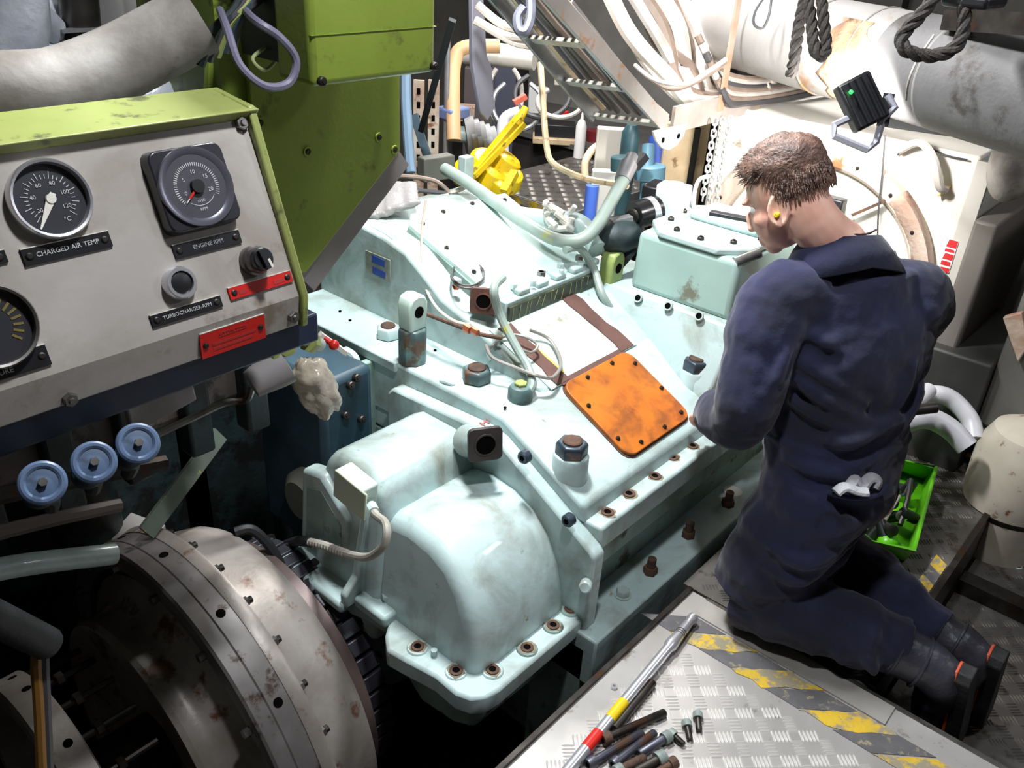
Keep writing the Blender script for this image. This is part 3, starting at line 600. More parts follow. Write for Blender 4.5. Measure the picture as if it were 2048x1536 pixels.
# --- boiler suit
b = MB()
b.tube(cr([V(1.915, .53, .36), V(1.92, .535, .46), V(1.938, .56, .58), V(1.955, .575, .72), V(1.96, .615, .85), V(1.962, .645, .925), V(1.962, .66, .955)], 4),
       [(.13, .11)] * 3 + [(.178, .140)] * 3 + [(.180, .145)] * 4 + [(.172, .132)] * 2 + [(.190, .138)] * 4 + [(.188, .125)] * 4 + [(.14, .10)] * 3 + [(.105, .085)] * 2, 24, hint=F_)
b.ball(V(1.935, .485, .425), (.145, .11, .11)); b.ball(V(1.88, .56, .74), (.09, .08, .13)); b.ball(V(2.07, .50, .76), (.09, .08, .13))
b.ball(LSH + V(.03, -.015, -.005), (.095, .085, .075)); b.ball(RSH + V(-.03, .0, -.005), (.095, .085, .07))
b.tube(cr([V(1.87, .67, .89), LSH, V(1.74, .71, .77), LEL, V(1.77, .775, .57), LWR - V(.03, .02, -.02)], 4), [.09] * 4 + [.088] * 4 + [.08] * 4 + [.074] * 4 + [.066] * 3 + [.05] * 2, 16)
b.tube(cr([V(2.05, .55, .89), RSH, (RSH + REL) / 2, REL, (REL + RWR) / 2, RWR], 4), [.085] * 4 + [.084] * 4 + [.078] * 4 + [.072] * 4 + [.06] * 3 + [.05] * 2, 16)
b.tube(cr([V(1.86, .53, .44), V(1.81, .565, .29), V(1.765, .615, .115)], 5), [.14] * 3 + [.128] * 3 + [.115] * 3 + [.10] * 2, 16)
b.tube(cr([V(1.985, .515, .43), V(2.035, .57, .28), V(2.075, .62, .115)], 5), [.14] * 3 + [.128] * 3 + [.112] * 3 + [.10] * 2, 16)
b.tube(cr([V(1.755, .635, .09), V(1.775, .54, .10), V(1.81, .43, .105), V(1.85, .32, .095), V(1.885, .235, .085)], 4), [(.085, .085)] * 4 + [(.098, .095)] * 5 + [(.09, .09)] * 4 + [(.078, .078)] * 4, 16)
b.tube(cr([V(2.09, .63, .09), V(2.075, .53, .105), V(2.045, .40, .105), V(2.0, .28, .095), V(1.985, .185, .085)], 4), [(.085, .085)] * 4 + [(.098, .095)] * 5 + [(.088, .088)] * 4 + [(.075, .075)] * 4, 16)
# pulled folds of cloth
def fold(pts, r): b.tube(cr(pts, 5), [r * (.35 + .65 * math.sin(math.pi * i / (5 * (len(pts) - 1)))) for i in range(5 * (len(pts) - 1) + 1)], 8)
for k in range(4):     # across the thigh front / side
    z = .36 - k * .062; fold([V(1.685 + k * .004, .56 + .022 * k, z - .03), V(1.72, .475 + .02 * k, z - .045), V(1.82, .44 + .016 * k, z - .02), V(1.93, .405 + .012 * k, z + .035)], .025)
for k in range(3): fold([V(1.775, .55, .60 - k * .07), V(1.81, .47, .62 - k * .075), V(1.90, .43, .65 - k * .07), V(2.0, .405, .64 - k * .04)], .020)
def tax(z):
    pp = [V(1.915, .53, .36), V(1.92, .535, .46), V(1.938, .56, .58), V(1.955, .575, .72), V(1.96, .615, .85), V(1.962, .645, .925)]
    for a_, c_ in zip(pp, pp[1:]):
        if z <= c_.z: return a_.lerp(c_, max(0, (z - a_.z) / (c_.z - a_.z)))
    return pp[-1]
def tsurf(a, z, out=.0): return tax(z) + S_ * (math.cos(R(a)) * (.178 + out)) + F_ * (math.sin(R(a)) * (.136 + out))
for a0, z0, a1, z1, r in ((188, .80, 262, .69, .022), (192, .74, 275, .63, .024), (196, .67, 290, .60, .022), (205, .84, 250, .80, .018), (305, .80, 285, .66, .018), (330, .72, 290, .60, .020), (200, .53, 285, .50, .022), (215, .47, 300, .455, .020)):
    fold([tsurf(a0 + (a1 - a0) * t, z0 + (z1 - z0) * t + .012 * math.sin(t * 3.1), .004) for t in (0, .33, .66, 1)], r)
b.tube([tsurf(a, .565, .004) for a in range(150, 400, 10)], .010, 8)
for k in range(3): fold([V(1.745 + .02 * k, .655, .86 - k * .05), V(1.70 + .01 * k, .64, .78 - .05 * k), V(1.675, .65, .70 - .05 * k)], .020)
for k in range(3): fold([V(1.77 + .02 * k, .46 - .07 * k, .15), V(1.73 + .022 * k, .43 - .07 * k, .10), V(1.735 + .02 * k, .40 - .07 * k, .055)], .022)
fold([V(1.845, .335, .17), V(1.80, .30, .15), V(1.79, .29, .10)], .022); fold([V(2.02, .31, .17), V(1.98, .28, .15), V(1.94, .27, .10)], .02)
su = remesh(b.build('boiler_suit', NAVY, man_), .008, 3)
tx = bpy.data.textures.new('cloth_creases', 'CLOUDS'); tx.noise_scale = .085; tx.noise_depth = 2
dm = su.modifiers.new('creases', 'DISPLACE'); dm.texture = tx; dm.strength = .018; dm.mid_level = .5; dm.texture_coords = 'LOCAL'
# collar, shirt edge, cord
NC = V(1.962, .655, .965); tilt = Matrix.Rotation(R(-24), 3, S_)
def collar_pt(a, r, h): return NC + tilt @ (S_ * (math.cos(a) * r * 1.1) - F_ * (math.sin(a) * r) + V(0, 0, h))
def strip(rows, name, ma, parent, th=.004, sub=0):
    n = len(rows[0]); bb_ = MB(); vs = [p for r_ in rows for p in r_]
    bb_.add(vs, [(k * n + i, k * n + i + 1, (k + 1) * n + i + 1, (k + 1) * n + i) for k in range(len(rows) - 1) for i in range(n - 1)])
    o = bb_.build(name, ma, parent, smooth=60); s_ = o.modifiers.new('thick', 'SOLIDIFY'); s_.thickness = th
    if sub: q = o.modifiers.new('sub', 'SUBSURF'); q.levels = q.render_levels = sub
    return o
an = [R(-35 + 250 * i / 22) for i in range(23)]
strip([[collar_pt(a, .076, -.01) for a in an], [collar_pt(a, .078, .042) for a in an], [collar_pt(a, .084, .050) for a in an], [collar_pt(a, .098, .03) for a in an], [collar_pt(a, .117 + .02 * abs(math.cos(a)), -.022 - .02 * abs(math.cos(a))) for a in an]], 'collar', NAVY, man_, .005)
strip([[collar_pt(a, .069, .0) for a in an], [collar_pt(a, .067, .052) for a in an]], 'shirt_neckline', mat('white_cotton', (226, 222, 220), .8), man_, .004)
mb().tube([collar_pt(a, .072, .058 + .006 * math.sin(3 * a)) for a in an], .0026, 6).build('neck_cord', mat('cord_brown', (70, 52, 50), .6), man_)
# --- hair: cropped sides, longer ruffled top
b = MB(); nu, nv = 64, 40; vs = []; fs = []
def sm(a, b_, x): t = max(0, min(1, (x - a) / (b_ - a))); return t * t * (3 - 2 * t)
def hair_r(d):           # d: unit direction in head space (side, front, up)
    front, up = d.y, d.z
    line = -.42 if front < -.15 else -.42 + .80 * sm(-.15, .35, front) + .35 * sm(.45, .9, front)
    if abs(d.x) > .55: line += .10 * sm(-.05, .2, front) - .25 * sm(.25, .4, front) * (1 - sm(.55, .75, front))
    k = sm(line - .06, line + .12, up); top = sm(.1, .7, up)
    return k, top
for j in range(nv + 1):
    a = math.pi * j / nv
    for i in range(nu):
        t = 2 * math.pi * i / nu; d = V(math.sin(a) * math.cos(t), math.sin(a) * math.sin(t), math.cos(a)); k, top = hair_r(d)
        n_ = noise.noise(d * 6) * .6 + noise.noise(V(d.x * 16, d.y * 9, d.z * 16)) * .5
        e = -.014 + k * (.020 + .018 * top + n_ * (.002 + .007 * top))
        vs.append(H(0, -.012, .018) + HR @ V(d.x * (.073 + e), d.y * (.096 + e), d.z * (.088 + e)))
for j in range(nv):
    for i in range(nu): fs.append((j * nu + i, j * nu + (i + 1) % nu, (j + 1) * nu + (i + 1) % nu, (j + 1) * nu + i))
hr = b.add(vs, fs).build('hair', HAIR, man_, smooth=180)
b = MB(); cnt = 0
while cnt < 2200:
    d = V(random.gauss(0, 1), random.gauss(0, 1), random.gauss(0, 1)).normalized(); k, top = hair_r(d)
    if k < .7: continue
    cnt += 1; p = H(0, -.012, .018) + HR @ V(d.x * (.073 + .008), d.y * (.096 + .008), d.z * (.088 + .008)); out = (HR @ d)
    flow = (HF * (.9 * top + .15) - HU * (1.0 * (1 - top)) + HS * random.uniform(-.25, .25) + HU * random.uniform(-.15, .25) * top); ln = .007 + .012 * top * random.random()
    q = p + (out * (.25 + .3 * top) + flow).normalized() * ln; r_ = q + (out * .02 + flow).normalized() * ln * .9
    b.tube([p, q, r_], [.0015, .0013, .0003], 4)
b.build('hair_tufts', HAIR, hr)['kind'] = 'stuff'
# --- boots
SOLE = mat('boot_sole', (20, 20, 22), .7, bump=.3, bscale=60); WELT = mat('orange_welt', (204, 84, 52), .5)
for sd, (cf, an_, hl, to) in enumerate(((V(1.862, .275, .088), V(1.885, .165, .068), V(1.90, .135, .02), V(1.935, .128, -.135)), (V(1.992, .225, .088), V(1.995, .125, .072), V(2.015, .105, .02), V(2.06, .10, -.135)))):
    b = MB(); b.tube(cr([cf, (cf + an_) / 2, an_, hl + V(0, -.004, 0), (hl + to) / 2 + V(0, .012, 0), to], 3), [.066] * 3 + [.063] * 3 + [.060] * 3 + [(.055, .05)] * 3 + [(.052, .045)] * 3 + [(.045, .035)], 14)
    b.ball(an_ + V(0, -.03, .0), (.048, .038, .05)); bt = remesh(b.build('boot', LEATH, man_), .007, 3)
    for k in (.25, .75): p = cf.lerp(an_, k); mb().tube([p + (frame(an_ - cf)[0] * math.cos(t) + frame(an_ - cf)[1] * math.sin(t)) * .0655 for t in [i * math.pi / 9 for i in range(18)]], .004, 6, closed=True).build('boot_strap', LEATH, bt)
    h0 = an_ + V(.005, -.068, .025); t0 = to + V(.006, -.058, -.018); ax = (t0 - h0)
    ol = [(-.034, 0), (-.036, .06), (-.040, .15), (-.047, .20), (-.040, .245), (-.015, .262), (.015, .262), (.040, .245), (.047, .20), (.040, .15), (.036, .06), (.034, 0), (.018, -.018), (-.018, -.018)]
    nx = V(0, -1, 0); U = ax.normalized().cross(nx).normalized(); Wd = ax.normalized()
    ol = [(-x, y * ax.length / .25) for x, y in ol] if (U.cross(Wd)).y > 0 else [(x, y * ax.length / .25) for x, y in ol]
    mb().slab(ol[::-1], h0 + V(0, .018, 0), U, Wd, .007 if U.cross(Wd).y < 0 else -.007).build('welt', WELT, bt, bevel=.002)
    mb().slab(ol[::-1], h0 + V(0, .0115, 0), U, Wd, .034 if U.cross(Wd).y < 0 else -.034).build('sole', SOLE, bt, bevel=.003)
# --- things carried
tag(mb().lathe(H(-.079, -.001, -.036), -HS, [(-.004, .006), (.006, .006), (.010, .004)], 12).build('earplug', mat('yellow_foam', (232, 204, 30), .7)), 'yellow foam plug in the ear of the worker', 'earplug')
# ================================================================ instrument console
def PL(px, py, p0, n):
    r = _r2 * ((px - 1024) / FPX) + _u2 * (-(py - 768) / FPX) + _f; n = Vector(n)
    return CAM + r * ((Vector(p0) - CAM).dot(n) / r.dot(n))
con = thing('instrument_console', 'grey instrument console in a lime green frame with round gauges', 'control panel', (.45, 1.2, 1.0))
PB, PT = V(0, 1.060, 1.090), V(0, 1.169, 1.347)
CW = (PT - PB).normalized(); CU = V(1, 0, 0); CN = CU.cross(CW)
def PC(px, py, lift=0): return PL(px, py, PB, CN) + CN * lift
mb().prism([(1.060, 1.090), (1.169, 1.347), (1.19, 1.345), (1.10, 1.035), (1.066, 1.038)], 'x', .05, .748).build('face_plate', GREY, con, bevel=.002, smooth=12)
mb().prism([(1.150, 1.358), (1.262, 1.372), (1.262, 1.355), (1.165, 1.342)], 'x', .0, .765).build('green_hood', LIMED, con, bevel=.003)
mb().prism([(1.054, 1.088), (1.158, 1.362), (1.262, 1.372), (1.262, 1.02), (1.061, 1.034)], 'x', .749, .762).build('green_side', LIMED, con, bevel=.003)
mb().bb(.0, .75, 1.19, 1.26, 1.03, 1.36).build('back_box', LIME, con)
mb().bb(.0, .80, 1.085, 1.125, .985, 1.036).build('blue_rail', mat('rail_blue', (44, 58, 84), .45, c2=(34, 46, 68), nscale=8), con, bevel=.004)
for px, py in ((481, 248), (585, 633), (139, 798)):
    q = PC(px, py, .001) if py < 600 else P(px, py, y=1.0635); inst('bolt_steel', 'bolt', con, q, CN if py < 600 else (0, -1, 0), 1.0)
def gauge(px, py, r, name):
    c = PC(px, py); g = mb().ring(c, CN, [(-.004, r * 1.0), (.014, r * 1.0), (.017, r * .96), (.016, r * .9), (.008, r * .88), (-.004, r * .88)], 40).build('gauge', CHROME if name != 'oil' else STEEL, con)
    mb().lathe(c, CN, [(-.004, r * .89), (.006, r * .89)], 40).build('dial', mat('dial_black', (46, 46, 52), .4), g)
    return c, g
# charge-air thermometer
c, g = gauge(97, 400, .0505, 'air')
b = MB()
for i in range(28):
    a = R(225 - 270 * i / 27); d = CU * math.cos(a) + CW * math.sin(a); b.beam(c + CN * .0066 + d * .026, c + CN * .0066 + d * (.031 if i % 3 else .035), .0009, .0004, CN)
b.build('scale_marks', INK, g)['kind'] = 'stuff'
for i, s in enumerate(('20', '40', '60', '80', '100', '120')):
    a = R(215 - 250 * i / 5); text(s, .0075, c + CN * .0064 + (CU * math.cos(a) + CW * math.sin(a)) * .0205, CU, CW, INK, g)
text('\u00b0C', .008, c + CN * .0064 - CW * .028 + CU * .012, CU, CW, INK, g)
nd = PC(80, 452, .009); d = (nd - (c + CN * .009)); d = d - CN * d.dot(CN); u = CN.cross(d).normalized()
mb().slab([(-.0035, -.008), (.0035, -.008), (.005, .004), (.0008, d.length + .006), (-.0008, d.length + .006), (-.005, .004)], c + CN * .0085, -u, d, .0015).build('needle', WHITE, g)
mb().lathe(c + CN * .0075, CN, [(0, .0065), (.004, .006)], 16).build('needle_hub', WHITE, g)
# engine tachometer in a square bezel
c = PC(380, 378); hs = .118
g = mb().slab(rrect(hs, hs, .014, 4), c - CN * .002, CU, CW, .022, .05).build('tachometer', mat('bezel_black', (38, 38, 44), .3, coat=.3), con, bevel=.002)
mb().ring(c, CN, [(.019, .0565), (.024, .0555), (.024, .050), (.0215, .045), (.019, .045)], 40).build('bezel_ring', mat('bezel_grey', (92, 92, 102), .25, metal=.4), g)
mb().lathe(c, CN, [(.0, .046), (.0212, .046)], 40).build('dial', mat('dial_slate', (66, 66, 74), .4), g)
b = MB()
for i in range(46):
    a = R(222 - 250 * i / 45); d = CU * math.cos(a) + CW * math.sin(a); b.beam(c + CN * .0214 + d * .029, c + CN * .0214 + d * .034, .0011, .0004, CN)
b.tube([c + CN * .0214 + (CU * math.cos(R(a)) + CW * math.sin(R(a))) * .0265 for a in range(-130, -28, 6)], .0004, 4)
b.build('scale_marks', INK, g)['kind'] = 'stuff'
for i, s in enumerate(('0', '5', '10', '15', '20')):
    a = R(200 - 220 * i / 4); text(s, .008, c + CN * .0212 + (CU * math.cos(a) + CW * math.sin(a)) * .0205, CU, CW, INK, g)
text('x100', .006, c + CN * .0212 - CW * .020, CU, CW, INK, g); text('RPM', .006, c + CN * .0212 - CW * .032, CU, CW, INK, g)
mb().lathe(c + CN * .021, CN, [(0, .0105), (.006, .0095)], 24).build('needle_hub', BLACK, g)
dn = (-CU * .75 - CW * .62).normalized(); mb().beam(c + CN * .0245 + dn * .009, c + CN * .0245 + dn * .023, .003, .0012, CN).build('red_needle', RED, g); mb().beam(c + CN * .0245 + dn * .023, c + CN * .0245 + dn * .031, .0014, .001, CN).build('needle_tip', WHITE, g)
# water pressure gauge at the left edge
c, g = gauge(-20, 655, .052, 'oil')
for k in range(9):
    a = R(-40 + 16 * k); mb().beam(c + CN * .0065 + (CU * math.cos(a) + CW * math.sin(a)) * .024, c + CN * .0065 + (CU * math.cos(a) + CW * math.sin(a)) * .036, .003, .0006, CN).build('dial_mark', mat('dial_olive', (120, 106, 50), .5), g)
# label strips
def label(corners, s, ma, ink, sz, lines=1, low=False, frac=0.0):
    f = (lambda px, py: P(px, py, y=1.0632)) if low else PC; n = V(0, -1, 0) if low else CN; w = V(0, 0, 1) if low else CW
    (x0, y0), (x1, y1), (x2, y2) = corners           # top-left, top-right, bottom-left
    a, b_, c_ = f(x0, y0), f(x1, y1), f(x2, y2); L = (b_ - a).dot(CU); Hh = abs((a - c_).dot(w)); ctr = a + CU * (L / 2) - w * (Hh / 2)
    o = mb().slab([(-L / 2, -Hh / 2), (L / 2, -Hh / 2), (L / 2, Hh / 2), (-L / 2, Hh / 2)], ctr, CU, w, .0035).build('label_plate', ma, con)
    mb().beam(ctr - CU * (L / 2) + w * (Hh / 2) + n * .002, ctr + CU * (L / 2) + w * (Hh / 2) + n * .002, .0012, .0036, n).build('label_lit_edge', WHITE, o)  # white bead paints the lit top edge of the label
    for sgn in (-1, 1): inst('screw', 'screw', o, ctr + CU * sgn * (L / 2 - .008) + n * .0035, n, .75)
    ss = s.split('|')
    for i, t in enumerate(ss): text(t, sz if i == 0 or lines == 1 else sz * .75, ctr + n * .0036 + w * ((len(ss) - 1) / 2 - i) * sz * 1.15, CU, w, ink, o)
    return o
LBK = mat('label_black', (26, 26, 30), .35)
INKD = mat('dim_print', (150, 150, 152), .5)
label(((38, 500), (213, 460), (52, 533)), 'CHARGED AIR TEMP', LBK, INK, .0088)
label(((342, 491), (474, 459), (352, 519)), 'ENGINE RPM', LBK, INKD, .0085)
label(((297, 632), (436, 587), (308, 655)), 'TURBOCHARGER-RPM', LBK, INK, .0075)
o1 = label(((453, 577), (577, 540), (460, 601)), '', RED, INKR, .0072)
o2 = label(((396, 668), (525, 624), (407, 716)), 'ATTENTION||', RED, INKR, .0085, 1, low=True)
for (xa, ya), (xb, yb) in (((476, 586), (490, 581)), ((545, 566), (566, 559))):
    mb().beam(PC(xa, ya, .0037), PC(xb, yb, .0037), .006, .0006, CN).build('worn_print', INKR, o1)
for (xa, ya), (xb, yb) in (((438, 674), (494, 654)), ((425, 690), (512, 660)), ((428, 699), (505, 672))):
    mb().beam(P(xa, ya, y=1.0594), P(xb, yb, y=1.0594), .0016 if ya < 680 else .004, .0005, V(0, -1, 0)).build('worn_print', INKR, o2)
label(((-140, 755), (88, 690), (-128, 800)), 'FRESH WATER|PRESSURE', LBK, INK, .0095)
label(((-160, 535), (8, 504), (-150, 562)), 'LUB OIL TEMP', LBK, INK, .0085)
# push button and rotary switch
c = PC(355, 567); o = mb().ring(c, CN, [(-.002, .0235), (.012, .0235), (.016, .021), (.016, .0165), (.011, .016), (-.002, .016)], 28).build('push_button', CHROME, con)
mb().lathe(c, CN, [(0, .0162), (.0125, .0162), (.0135, .014)], 28).build('button_cap', BLACK, o)
c = PC(505, 522); o = mb().lathe(c, CN, [(-.002, .0225), (.010, .0225), (.013, .020), (.022, .0195), (.024, .018)], 28).build('rotary_switch', mat('switch_grey', (96, 92, 90), .3, metal=.6), con)
mb().lathe(c + CN * .024, CN, [(0, .0175), (.008, .0168), (.010, .015)], 24).build('switch_knob', BLACK, o)
dk = (CU * .2 - CW).normalized(); mb().beam(c + CN * .036 - dk * .014, c + CN * .036 + dk * .016, .011, .008, CN).build('knob_grip', BLACK, o); mb().beam(c + CN * .0403 + dk * .002 + CU * .003, c + CN * .0403 + dk * .0155 + CU * .003, .004, .001, CN).build('white_pointer', WHITE, o)
# ================================================================ green electrical box and plate
gx = thing('electrical_box', 'lime green square electrical box above the gearbox', 'electrical box', (1.08, 1.36, 1.33))
A0, A1 = P(625, 176, y=1.25), P(872, 146, y=1.25)
mb().bb(A0.x, A1.x, 1.25, 1.35, (A0.z + A1.z) / 2, 1.72).build('box_body', LIME, gx, bevel=.012, seg=3)
mb().bb(A0.x + .002, A1.x - .002, 1.248, 1.26, 1.437, 1.4376).build('cover_seam', LIME, gx)
for px, py in ((642, 162), (866, 132)): inst('bolt_dark', 'bolt', gx, P(px, py, y=1.249), (0, -1, 0), 1.0)
mb().bb(A0.x + .03, A1.x - .01, 1.35, 1.498, (A0.z + A1.z) / 2 + .02, 1.72).build('light_blocker', mat('blocker_dark', (40, 46, 30), .6), gx)  # block added behind the box to keep overhead light off the flywheel
gp = thing('bracket_plate', 'tall lime green steel plate hanging behind the electrical box', 'plate', (1.15, 1.5, .85))
pts = [P(505, 150, y=1.5), P(802, 150, y=1.5), P(800, 302, y=1.5), P(612, 545, y=1.5), P(560, 545, y=1.5), P(505, 250, y=1.5)]
pts = [(p.x, p.z) for p in pts]; pts[0] = (pts[0][0], 1.72); pts[1] = (pts[1][0], 1.72)
mb().prism(pts, 'y', 1.5, 1.512).build('plate_sheet', LIME, gp, bevel=.002)
q0, q1 = P(800, 302, y=1.5), P(605, 560, y=1.5); mb().beam(q0 + V(.02, .018, -.018), q1 + V(.02, .018, -.018), .06, .012, V(0, 1, 0)).build('gusset_edge', mat('gusset_grey', (140, 134, 132), .5, c2=(124, 118, 116)), gp)
for px, py in ((615, 303), (758, 275), (790, 300), (520, 245), (660, 120)): 
    o = mb().ring(P(px, py, y=1.499), (0, -1, 0), [(-.001, .011), (.002, .0105), (.002, .007), (-.001, .007)], 18).build('plate_washer', LIME, gp); inst('screw', 'screw', gp, P(px, py, y=1.499), (0, -1, 0), .8)
mb().bb(.93, 1.03, 1.52, 1.80, .95, 1.75).build('rear_stiffener', mat('lime_dark', (120, 140, 44), .45, c2=(96, 112, 40), nscale=9, dirt=(50, 56, 30), damt=.08), gp)  # darker lime than the plate, with dark dirt
for i, px in enumerate((425, 448, 470, 492)): tag(mb().tube(cr([P(px, -40, y=1.56), P(px - 4, 100, y=1.55), P(px - 6, 200, y=1.56), P(px - 4, 300, y=1.57)], 5), .011, 8).build('green_conduit', LIMED if i % 2 else LIME), ['leftmost', 'second', 'third', 'rightmost'][i] + ' of the green upright conduits beside the lagged pipe', 'conduit', 'conduits behind the console')
def cable(name, label, pts, r, ma, cat='cable', group=None, k=7, n=8): return tag(mb().tube(cr(pts, k), r, n).build(name, ma), label, cat, group)
cable('cable', 'lilac grey cable looping down in front of the green plate', [P(440, 20, y=1.43), P(455, 60, y=1.30), P(480, 130, y=1.26), P(530, 172, y=1.235), P(578, 165, y=1.232), P(592, 120, y=1.232), P(560, 75, y=1.24), P(512, 42, y=1.27), P(490, 20, y=1.43)], .0068, mat('cable_lilac', (112, 109, 130), .5))
cable('cable', 'thin pale green wire loop inside the lilac cable loop', [P(540, 10, y=1.42), P(552, 60, y=1.40), P(556, 110, y=1.40), P(530, 140, y=1.40), P(505, 118, y=1.41), P(530, 95, y=1.42)], .0035, mat('wire_green', (150, 160, 110), .5))
for i in range(5): cable('cable', ['first', 'second', 'third', 'fourth', 'fifth'][i] + ' cable from the left in the bunch at the lagged pipe end', [P(400 + i * 16, 130 - i * 9, y=1.44), P(430 + i * 14, 60 - i * 8, y=1.42), P(470 + i * 12, 20 - i * 6, y=1.42), P(500 + i * 10, -40, y=1.44)], .009, (TEALD, CABLED, LIMED, BLUEG, CABLED)[i], group='cables at the lagged pipe')
# ================================================================ lagged exhaust pipe, turbocharger
cable('lagged_pipe', 'thick grey lagged pipe rising above the console', [P(-90, 195, y=1.52), P(20, 182, y=1.5), P(120, 172, y=1.5), P(230, 130, y=1.5), P(330, 78, y=1.48), P(398, 40, y=1.46)], .060, LAG, 'pipe', n=24)
tb = thing('turbocharger', 'rough silver turbocharger casting in the top left corner', 'turbocharger', (.65, 1.85, .9))
tc_ = P(40, 110, y=1.85)
mb().lathe(tc_, (.25, -.75, .45), [(-.25, .10), (-.1, .13), (-.03, .155), (.0, .15), (.02, .12), (.05, .085), (.12, .075)], 36).build('volute', SILVER, tb)
mb().lathe(P(20, 35, y=1.7), (.3, -.2, 1), [(-.12, .06), (0, .065), (.06, .05), (.2, .05)], 24).build('inlet_neck', SILVER, tb)
mb().tube(cr([P(100, 60, y=1.75), P(60, 20, y=1.72), P(20, -30, y=1.72)], 5), .03, 12).build('cast_arm', SILVER, tb)
mb().cyl(tc_ + V(0, .2, -.05), tc_ + V(0, .2, -1.25), .09, n=20).build('pedestal', TEALD, tb)
tag(mb().cyl(P(155, -30, y=1.75), P(165, 95, y=1.75), .035, n=18).build('dark_pipe', DSTEEL), 'short dark vertical pipe beside the turbocharger', 'pipe')
tag(mb().beam(P(120, 62, y=1.72), P(232, 55, y=1.72), .02, .006).build('flat_bracket', GALV), 'flat pale metal bracket over the lagged pipe', 'bracket')
tag(mb().box(P(215, 10, y=2.0), (.10, .1, .16)).build('blue_drum', mat('drum_blue', (62, 86, 160), .45, c2=(52, 72, 140)), bevel=.02), 'blue container behind the lagged pipe', 'container')
tag(mb().ball(P(300, 195, y=1.75), (.09, .06, .055)).build('silver_cover', SILVER), 'bright silver cover between console and lagged pipe', 'cover')
tag(mb().bb(.70, .99, 1.86, 1.88, .95, 1.7).build('spray_screen', mat('panel_grey', (110, 108, 108), .5, c2=(92, 90, 90))), 'plain grey sheet metal screen behind the lagged pipe', 'screen')
# ================================================================ engine side: block, pipes, valves
eng = thing('engine', 'dark grimy diesel engine block under the console', 'engine', (.3, 2.1, FZ))
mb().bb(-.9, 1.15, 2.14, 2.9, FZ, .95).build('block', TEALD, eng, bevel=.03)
mb().bb(-.9, .98, 1.62, 2.16, .58, .80).build('side_cover', mat('cover_pinkgrey', (104, 92, 88), .55, c2=(60, 56, 54), nscale=5, dirt=(30, 28, 26), damt=.1), eng, bevel=.02)
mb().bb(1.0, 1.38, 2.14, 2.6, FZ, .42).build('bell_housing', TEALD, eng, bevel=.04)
mb().bb(1.22, 1.40, 1.66, 1.98, -.1, .50).build('blue_end_frame', mat('frame_blue', (44, 70, 84), .5, c2=(34, 52, 60), nscale=8), eng, bevel=.02)
for i, x in enumerate((.35, .5, .65, .8, .95)): mb().bb(x, x + .06, 1.58, 1.64, .50, .80).build('cover_rib', TEALD, eng, bevel=.008)
for px, py in ((712, 755), (722, 838), (700, 770), (690, 830)): inst('bolt_dark', 'bolt', eng, P(px, py, y=1.655), (0, -1, .2), 1.5)
wheels = ((85, 966, .98, 'leftmost'), (188, 925, .98, 'middle'), (276, 887, .98, 'rightmost'))
for px, py, yy, w_ in wheels:
    c = P(px, py, y=yy); ax = V(-.15, -.72, .62).normalized(); t = thing('needle_valve', w_ + ' of the three valves with small blue handwheels under the console', 'valve', c - V(0, 0, .25), 'blue handwheel valves')
    u, v, _ = frame(ax); mb().tube([c + (u * math.cos(a) + v * math.sin(a)) * .0225 for a in [i * 2 * math.pi / 28 for i in range(28)]], .0055, 10, closed=True).build('handwheel_rim', BLUE, t)
    mb().lathe(c, ax, [(-.004, .019), (-.001, .0215), (.002, .019), (.003, .010)], 28).build('handwheel_web', BLUE, t)
    mb().hex(c + ax * .002, ax, .006, .008).build('wheel_nut', STEEL, t)
    mb().cyl(c - ax * .05, c, .007, n=12).build('stem', DSTEEL, t); mb().lathe(c - ax * .14, ax, [(0, .014), (.03, .014), (.035, .020), (.06, .020), (.065, .015), (.10, .012)], 16).build('bonnet', TEALD, t)
    mb().tube(cr([c - ax * .12, c - ax * .20 + V(.02, 0, 0), c - ax * .27 + V(.03, .02, -.02)], 4), .012, 10).build('valve_body', TEALD, t)
cable('pipe', 'pale green horizontal pipe under the blue handwheels', [P(-60, 1150, y=1.35), P(60, 1128, y=1.35), P(228, 1108, y=1.35)], .020, SEA, 'pipe', n=16)
cable('pipe', 'dark pipe running along the engine above the pale pipe', [P(-40, 1000, y=1.42), P(150, 960, y=1.42), P(330, 925, y=1.42)], .016, DSTEEL, 'pipe')
cable('pipe', 'second dark pipe along the engine under the valves', [P(-40, 1075, y=1.45), P(100, 1040, y=1.45), P(240, 1010, y=1.45)], .014, mat('pipe_greybrown', (110, 98, 92), .5), 'pipe')
tag(mb().beam(P(440, 868, y=1.80), P(292, 1066, y=1.72), .045, .012, V(0, -1, .3)).build('brace_bar', mat('brace_green', (92, 102, 92), .5, c2=(74, 82, 74), nscale=10, dirt=(200, 200, 50), damt=.03, dscale=14)), 'pale green diagonal brace with yellow paint splashes', 'brace')
tag(mb().prism([(p.x, p.z) for p in (P(268, 870, y=1.4), P(395, 800, y=1.4), P(385, 760, y=1.4), P(250, 805, y=1.4))], 'y', 1.4, 1.42).build('grey_cover', mat('cover_lilac', (140, 134, 136), .5, c2=(120, 114, 116), nscale=9), bevel=.004), 'pale grey cover plate hanging under the console rail', 'cover')
cable('pipe', 'thin bent steel pipe running to the plastic bag', [P(290, 880, y=1.3), P(380, 838, y=1.3), P(450, 806, y=1.3), P(492, 800, y=1.28), P(505, 770, y=1.26)], .007, STEEL, 'pipe')
tag(mb().lathe(P(550, 740, y=1.22), (.9, -.2, .35), [(-.05, .026), (.0, .036), (.02, .038), (.022, .030)], 24).build('sensor_head', mat('sensor_grey', (150, 146, 146), .4)), 'round grey sensor head beside the plastic bag', 'sensor')
